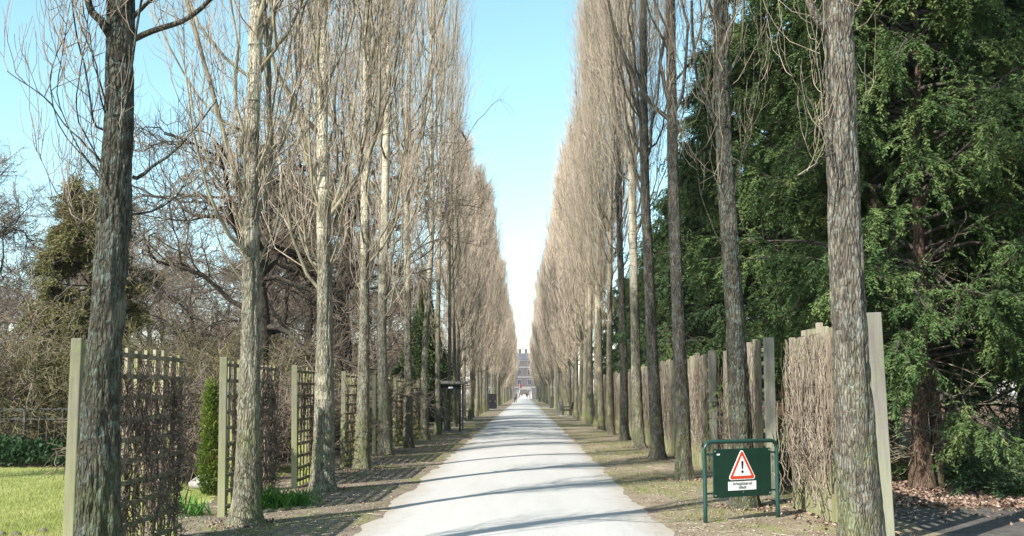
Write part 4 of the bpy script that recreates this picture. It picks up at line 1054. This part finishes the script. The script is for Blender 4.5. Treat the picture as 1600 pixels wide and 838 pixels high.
n = 14000; side = r.uniform(0, 1, n) < .5; ys = 9 + 26 * r.uniform(0, 1, n) ** 1.6
flats(n, np.where(side, r.uniform(1.75, 4.5, n), r.uniform(-4.6, -2.0, n)), ys, .035, .018, 1, .018, 'chip', 'ground_litter', 'scattered chips, twigs and dead bits on the dirt verges', 'litter')
n = 16000; ys = 13.8 + 8 * r.uniform(0, 1, n) ** 1.4
flats(n, r.uniform(4.4, 12, n), ys, .09, .05, 2, .03, 'leaf_dead', 'fallen_leaves', 'brown fallen leaves under the yews', 'leaves', .6)
n = 900; flats(n, r.uniform(4.7, 12, n), 13.9 - np.abs(r.normal(0, .9, n)), .07, .045, 16, .022, 'leaf_dead', 'path_leaves', 'brown leaves strewn over the side path at the right', 'leaves', .4)
n = 500; flats(n, 3.95 + r.normal(0, .25, n), r.uniform(10.5, 14.5, n), .07, .04, 6, .03, 'leaf_dead', 'leaf_drift', 'brown leaves drifted at the foot of the nearest right trellis', 'leaves', .6)
tb = [(-3.40, 7.75), (-3.37, 11.78), (-3.3, 15.87), (-3.38, 20.17), (-3.57, 24.88), (3.12, 9.1), (3.06, 13.55), (2.95, 17.95), (3.23, 23.45), (3.33, 28.34)]
n = 2600; k_ = r.integers(0, len(tb), n); a_ = r.uniform(0, 6.28, n); d_ = .2 + np.abs(r.normal(0, .17, n)); tb = np.array(tb)
flats(n, tb[k_, 0] + np.cos(a_) * d_, tb[k_, 1] + np.sin(a_) * d_, .05, .03, 8, .028, 'leaf_dead', 'trunk_litter', 'brown leaves and crumbs of bark gathered round the poplar feet', 'litter', .7)
# small stones as real lumps
def pebbles(n, xs, ys, s, seed, name, label):
    r = np.random.default_rng(seed); O = np.array([[1, 0, 0], [-1, 0, 0], [0, 1, 0], [0, -1, 0], [0, 0, 1], [0, 0, -1.]]) * np.array([1, 1, .6])
    T = np.array([[0, 2, 4], [2, 1, 4], [1, 3, 4], [3, 0, 4], [2, 0, 5], [1, 2, 5], [3, 1, 5], [0, 3, 5]])
    sz = s * r.uniform(.4, 1.6, (n, 1, 1)); V = O[None] * sz * r.uniform(.7, 1.3, (n, 6, 1)); V = V + np.stack([xs, ys, np.full(n, .012)], 1)[:, None, :]
    F = (T[None] + (np.arange(n) * 6)[:, None, None]).reshape(-1, 3)
    o = link(name, mesh_np(name, V.reshape(-1, 3), [F], M['chip'])); o['kind'] = 'stuff'; tag(o, label, 'gravel')
n = 5000; sd_ = r.uniform(0, 1, n) < .55; pebbles(n, np.where(sd_, r.uniform(1.7, 4.6, n), r.uniform(-4.5, -1.9, n)), 9 + 18 * r.uniform(0, 1, n) ** 1.5, .011, 5, 'pebbles', 'small stones on the dirt verges')
n = 2600; ys = 10 + 22 * r.uniform(0, 1, n) ** 1.6; xs = r.uniform(-1.75, 1.55, n); e_ = r.uniform(0, 1, n) < .55; xs = np.where(e_, np.where(xs > 0, 1.6 - np.abs(r.normal(0, .22, n)), -1.8 + np.abs(r.normal(0, .2, n))), xs)
flats(n, xs, ys, .018, .012, 9, .0, 'chip', 'path_grit', 'tiny chips and crumbs of leaf scattered on the path', 'grit', .2)
o = bpy.data.objects['path_grit']; v_ = np.empty(len(o.data.vertices) * 3, dtype=np.float32); o.data.vertices.foreach_get('co', v_); v_ = v_.reshape(-1, 3)
v_[:, 2] = np.abs(v_[:, 2]) + .019 + .055 * (1 - np.clip((v_[:, 0] + .11) / 1.77, -1, 1) ** 2); o.data.vertices.foreach_set('co', v_.ravel())
n = 130; P = np.empty((n, 4, 3)); P[:, 0] = np.stack([np.where(r.uniform(0, 1, n) < .6, r.uniform(1.8, 4.6, n), r.uniform(-4.5, -2, n)), 9.5 + 14 * r.uniform(0, 1, n) ** 1.5, np.full(n, .022)], 1)
az = r.uniform(0, 6.28, n)
for i in range(1, 4):
    az = az + r.normal(0, .3, n); P[:, i] = P[:, i - 1] + np.stack([np.cos(az), np.sin(az), 0 * az], 1) * (.05 + .08 * r.uniform(0, 1, n))[:, None]
G = Geo(); G.add(*tubes(P, np.full((n, 4), .0045), 4)); o = link('fallen_twigs', G.mesh('fallen_twigs', M['twig'])); o['kind'] = 'stuff'; tag(o, 'small fallen twigs on the dirt verges', 'twigs')

# ------------------------------------------------------------------ thin spring haze in the air
hm_ = bpy.data.materials.new('haze'); hm_.use_nodes = True; ht = hm_.node_tree; ht.nodes.clear()
hv = ht.nodes.new('ShaderNodeVolumePrincipled'); hv.inputs['Density'].default_value = 0.0002; hv.inputs['Color'].default_value = (.93, .95, 1, 1); hv.inputs['Anisotropy'].default_value = .3
ho_ = ht.nodes.new('ShaderNodeOutputMaterial'); ht.links.new(hv.outputs[0], ho_.inputs['Volume'])
hz = MB().box(-1600, 1600, -400, 2600, -1, 32).build('haze', hm_); hz['kind'] = 'stuff'; tag(hz, 'thin pale haze in the air along the avenue', 'haze')

# ------------------------------------------------------------------ the building closing the avenue
M['brick'] = simple('brick', (.115, .10, .10), .9, .25, .8)
M['slate'] = simple('slate', (.10, .105, .12), .6, .3, 1)
M['band'] = simple('band', (.24, .24, .25), .8, .1, 1)
M['glass'] = simple('glass', (.04, .05, .06), .1, .3, 1, 0, .8)
bl = thing('apartment_building', 'tall dark brick building with pale bands and chimneys closing the avenue', 'building', (0, 302, 0))
MB().box(-16, 16, 0, 11, 0, 11.6).build('wall', M['brick'], bl)
for z in (3.2, 6.4, 9.5, 11.602): MB().box(-16.1, 16.1, -.12, -.002, z, z + .35).build('band', M['band'], bl)
rm = MB(); rm.V += [(-16.3, -.3, 11.96), (16.3, -.3, 11.96), (16.3, 11.3, 11.96), (-16.3, 11.3, 11.96), (-16, 3, 14.2), (16, 3, 14.2), (16, 8, 14.2), (-16, 8, 14.2)]
rm.F += [(0, 3, 2, 1), (4, 5, 6, 7), (0, 1, 5, 4), (1, 2, 6, 5), (2, 3, 7, 6), (3, 0, 4, 7)]
rfo = rm.build('roof', M['slate'], bl)
for cx in (-11.5, -6.2, -1.35, .55, 6, 11.5): MB().box(cx - .45, cx + .45, 4, 5.4, 14.203, 15.6 if abs(cx) < 2 else 15.1).build('chimney', M['brick'], rfo)
for fl in range(4):
    for k in range(10):
        cx = -14.4 + k * 3.2; z = 1.0 + fl * 3.15
        w = MB().box(cx - .6, cx + .6, -.06, -.003, z, z + 1.7).build('window', M['band'], bl)
        MB().box(cx - .5, cx - .04, -.08, -.0625, z + .1, z + 1.6).box(cx + .04, cx + .5, -.08, -.0625, z + .1, z + 1.6).build('pane', M['glass'], w)
# gate and stall before the street
for x_, lab in ((-1.75, 'left white pillar at the far end of the avenue'), (1.55, 'right white pillar at the far end of the avenue')):
    t = thing('gate_pillar', lab, 'pillar', (x_, 268, 0), 0, 'white pillars at the far end'); MB().box(-.3, .3, -.3, .3, 0, 2.0).build('shaft', M['stone'], t); MB().box(-.4, .4, -.4, .4, 2.103, 2.25).build('cap', M['stone'], t)
st = thing('street_stall', 'white stall with red canopy at the far end of the avenue', 'stall', (.2, 276, 0))
MB().box(-1.6, 1.9, 0, 2.2, 0, 1.1).build('counter', M['white_paint'], st)
for sx in (-1.5, 1.8):
    for sy in (.1, 2.1): MB().box(sx - .05, sx + .05, sy - .05, sy + .05, 1.103, 2.6).build('pole', M['white_paint'], st)
MB().prism([(-1.8, 2.603), (2.1, 2.603), (1.5, 3.05), (-1.2, 3.05)], -.3, 2.5).build('canopy', M['stone'], st)
fl_ = thing('banner', 'small red banner on a pole at the far end', 'banner', (-1.35, 266, 0)); MB().tube([(0, 0, 0), (0, 0, 4.2)], .05, 8).build('pole', M['bolt'], fl_); MB().box(.052, .7, -.02, .02, 3.0, 3.9).build('cloth', simple('red_cloth', (.22, .03, .03), .9), fl_)

# ------------------------------------------------------------------ people
M['skin'] = simple('skin', (.50, .32, .24), .6, .1, 5)
def skin_mesh(name, joints, edges, mat, sub=2):
    me = bpy.data.meshes.new(name); me.from_pydata([j[:3] for j in joints], edges, []); o = bpy.data.objects.new(name, me); COL.objects.link(o)
    md = o.modifiers.new('s', 'SKIN'); md.use_smooth_shade = True; sb = o.modifiers.new('d', 'SUBSURF'); sb.levels = sub; sb.render_levels = sub
    for i, j in enumerate(joints):
        v = me.skin_vertices[0].data[i]; rx = j[3]; v.radius = (rx, rx * (j[4] if len(j) > 4 else 1)); v.use_root = (i == 0)
    dg = bpy.context.evaluated_depsgraph_get(); nm = bpy.data.meshes.new_from_object(o.evaluated_get(dg)); bpy.data.objects.remove(o)
    nm.materials.clear(); nm.materials.append(mat); nm.polygons.foreach_set('use_smooth', [True] * len(nm.polygons)); return nm
def person(label, x, y, rz, top, legs, hairc, stride=.25, seed=0, hs=1.0):
    """a walking adult, 1.72 m"""
    s = stride
    J = [(0, 0, .95, .145, .8), (0, 0, 1.12, .13, .75), (0, -.01, 1.32, .155, .72), (0, 0, 1.45, .11, .8), (0, 0, 1.50, .052), (0, -.01, 1.57, .075, 1.0), (0, -.015, 1.65, .083, 1.1), (0, 0, 1.71, .055),
         (.19, 0, 1.42, .055), (.24, .10 * s * 4, 1.15, .043), (.25, -.02 + .05 * s, .92, .033), (.25, -.06, .84, .03),
         (-.19, 0, 1.42, .055), (-.24, -.08 * s * 4, 1.15, .043), (-.25, -.12 * s * 4 - .05, .93, .033), (-.25, -.16 * s * 4 - .05, .86, .03),
         (.10, 0, .88, .085), (.105, -.5 * s, .50, .06), (.105, -.75 * s, .09, .042), (.105, -.75 * s - .15, .04, .035),
         (-.10, 0, .88, .085), (-.105, .2 * s, .50, .06), (-.105, 1.1 * s, .11, .042), (-.105, 1.1 * s - .14, .04, .035)]
    E_ = [(0, 1), (1, 2), (2, 3), (3, 4), (4, 5), (5, 6), (6, 7), (3, 8), (8, 9), (9, 10), (10, 11), (3, 12), (12, 13), (13, 14), (14, 15), (0, 16), (16, 17), (17, 18), (18, 19), (0, 20), (20, 21), (21, 22), (22, 23)]
    t = link('person', skin_mesh('person', J, E_, M['skin']), None, (x, y, 0)); t.rotation_euler = (0, 0, rz); t.scale = (hs, hs, hs); tag(t, label, 'person')
    def sub(idx, grow_, name, mat):
        mp = {k: i for i, k in enumerate(idx)}; jj = [tuple(J[k][:3]) + (J[k][3] + grow_,) + tuple(J[k][4:]) for k in idx]
        link(name, skin_mesh(name, jj, [(mp[a], mp[b]) for a, b in E_ if a in mp and b in mp], mat), t)
    sub([0, 1, 2, 3, 8, 9, 10, 12, 13, 14], .018, 'jacket', simple('jacket', top, .8, .2)); sub([0, 16, 17, 18, 20, 21, 22], .014, 'trousers', simple('trousers', legs, .8, .2))
    hm = skin_mesh('hair', [(0, .02, 1.66, .088, 1.0), (0, .01, 1.71, .07), (0, .05, 1.60, .07)], [(0, 1), (0, 2)], simple('hair', hairc, .7, .2)); link('hair', hm, t)
    f = MB()
    f.tube([(0, -.10, 1.635), (0, -.125, 1.605)], [.008, .014], 6); f.build('nose', M['skin'], t)
    f = MB(); f.tube([(-.03, -.096, 1.645), (-.03, -.104, 1.645)], .009, 8); f.tube([(.03, -.096, 1.645), (.03, -.104, 1.645)], .009, 8); f.build('eyes', M['black_paint'], t)
    sh_ = simple('shoe', (.03, .03, .03), .5, .2)
    for sx, yy in ((.105, -.75 * s), (-.105, 1.1 * s)): MB().box(sx - .05, sx + .05, yy - .2, yy + .07, .0, .09).build('shoe', sh_, t, bevel=.03)
    return t
person('person in grey jacket and dark trousers walking on the left edge of the path', -1.37, 147.9, .1, (.20, .20, .22), (.025, .025, .035), (.75, .72, .66), .22)
person('person in dark coat at the far end, middle of the path', -.65, 262, .3, (.05, .04, .05), (.03, .03, .04), (.06, .04, .03), .12)
person('person in black at the far end beside the dark coat', .55, 264, 3.4, (.02, .02, .025), (.02, .02, .03), (.08, .05, .03), .2, 0, .98)
person('person in black at the far right of the path end', .95, 265, 2.6, (.03, .03, .04), (.05, .05, .08), (.1, .07, .05), .15, 0, 1.03)
person('person in red top at the far left of the path end', -1.25, 270, 1.0, (.30, .05, .05), (.04, .04, .06), (.2, .13, .07), .1)

# ------------------------------------------------------------------ far hedge line so the wood has depth behind it
rng_ = np.random.default_rng(19)
def belt(name, label, x0, x1, y0, y1, H, n, mat, seed):
    r = np.random.default_rng(seed); x = r.uniform(x0, x1, n); y = r.uniform(y0, y1, n)
    hh = H * (.45 + .8 * noise3(np.stack([x * .22, y * .05, 0 * x], 1), seed) + .25 * noise3(np.stack([x * .9, y * .2, 0 * x], 1), seed + 1)); z = hh * r.uniform(0, 1, n) ** .8
    D = normed(np.stack([r.normal(0, .6, n), r.normal(0, .6, n), np.ones(n)], 1)); P, _ = grow(np.stack([x, y, z], 1), D, r.uniform(.6, 1.8, n), 3, r, 0, .25)
    G = Geo(); G.add(*tubes(P, np.full((n, 4), .022), 3)); o = link(name, G.mesh(name, M[mat])); o['kind'] = 'stuff'; tag(o, label, 'wood'); return o
belt('far_wood', 'far brown mass of leafless wood beyond the lawn', -120, -10, 125, 150, 7.5, 42000, 'twig_dark', 5)
belt('far_wood', 'far leafless wood on the right side beyond the yews', 9, 60, 120, 150, 8, 9000, 'twig_dark', 6)
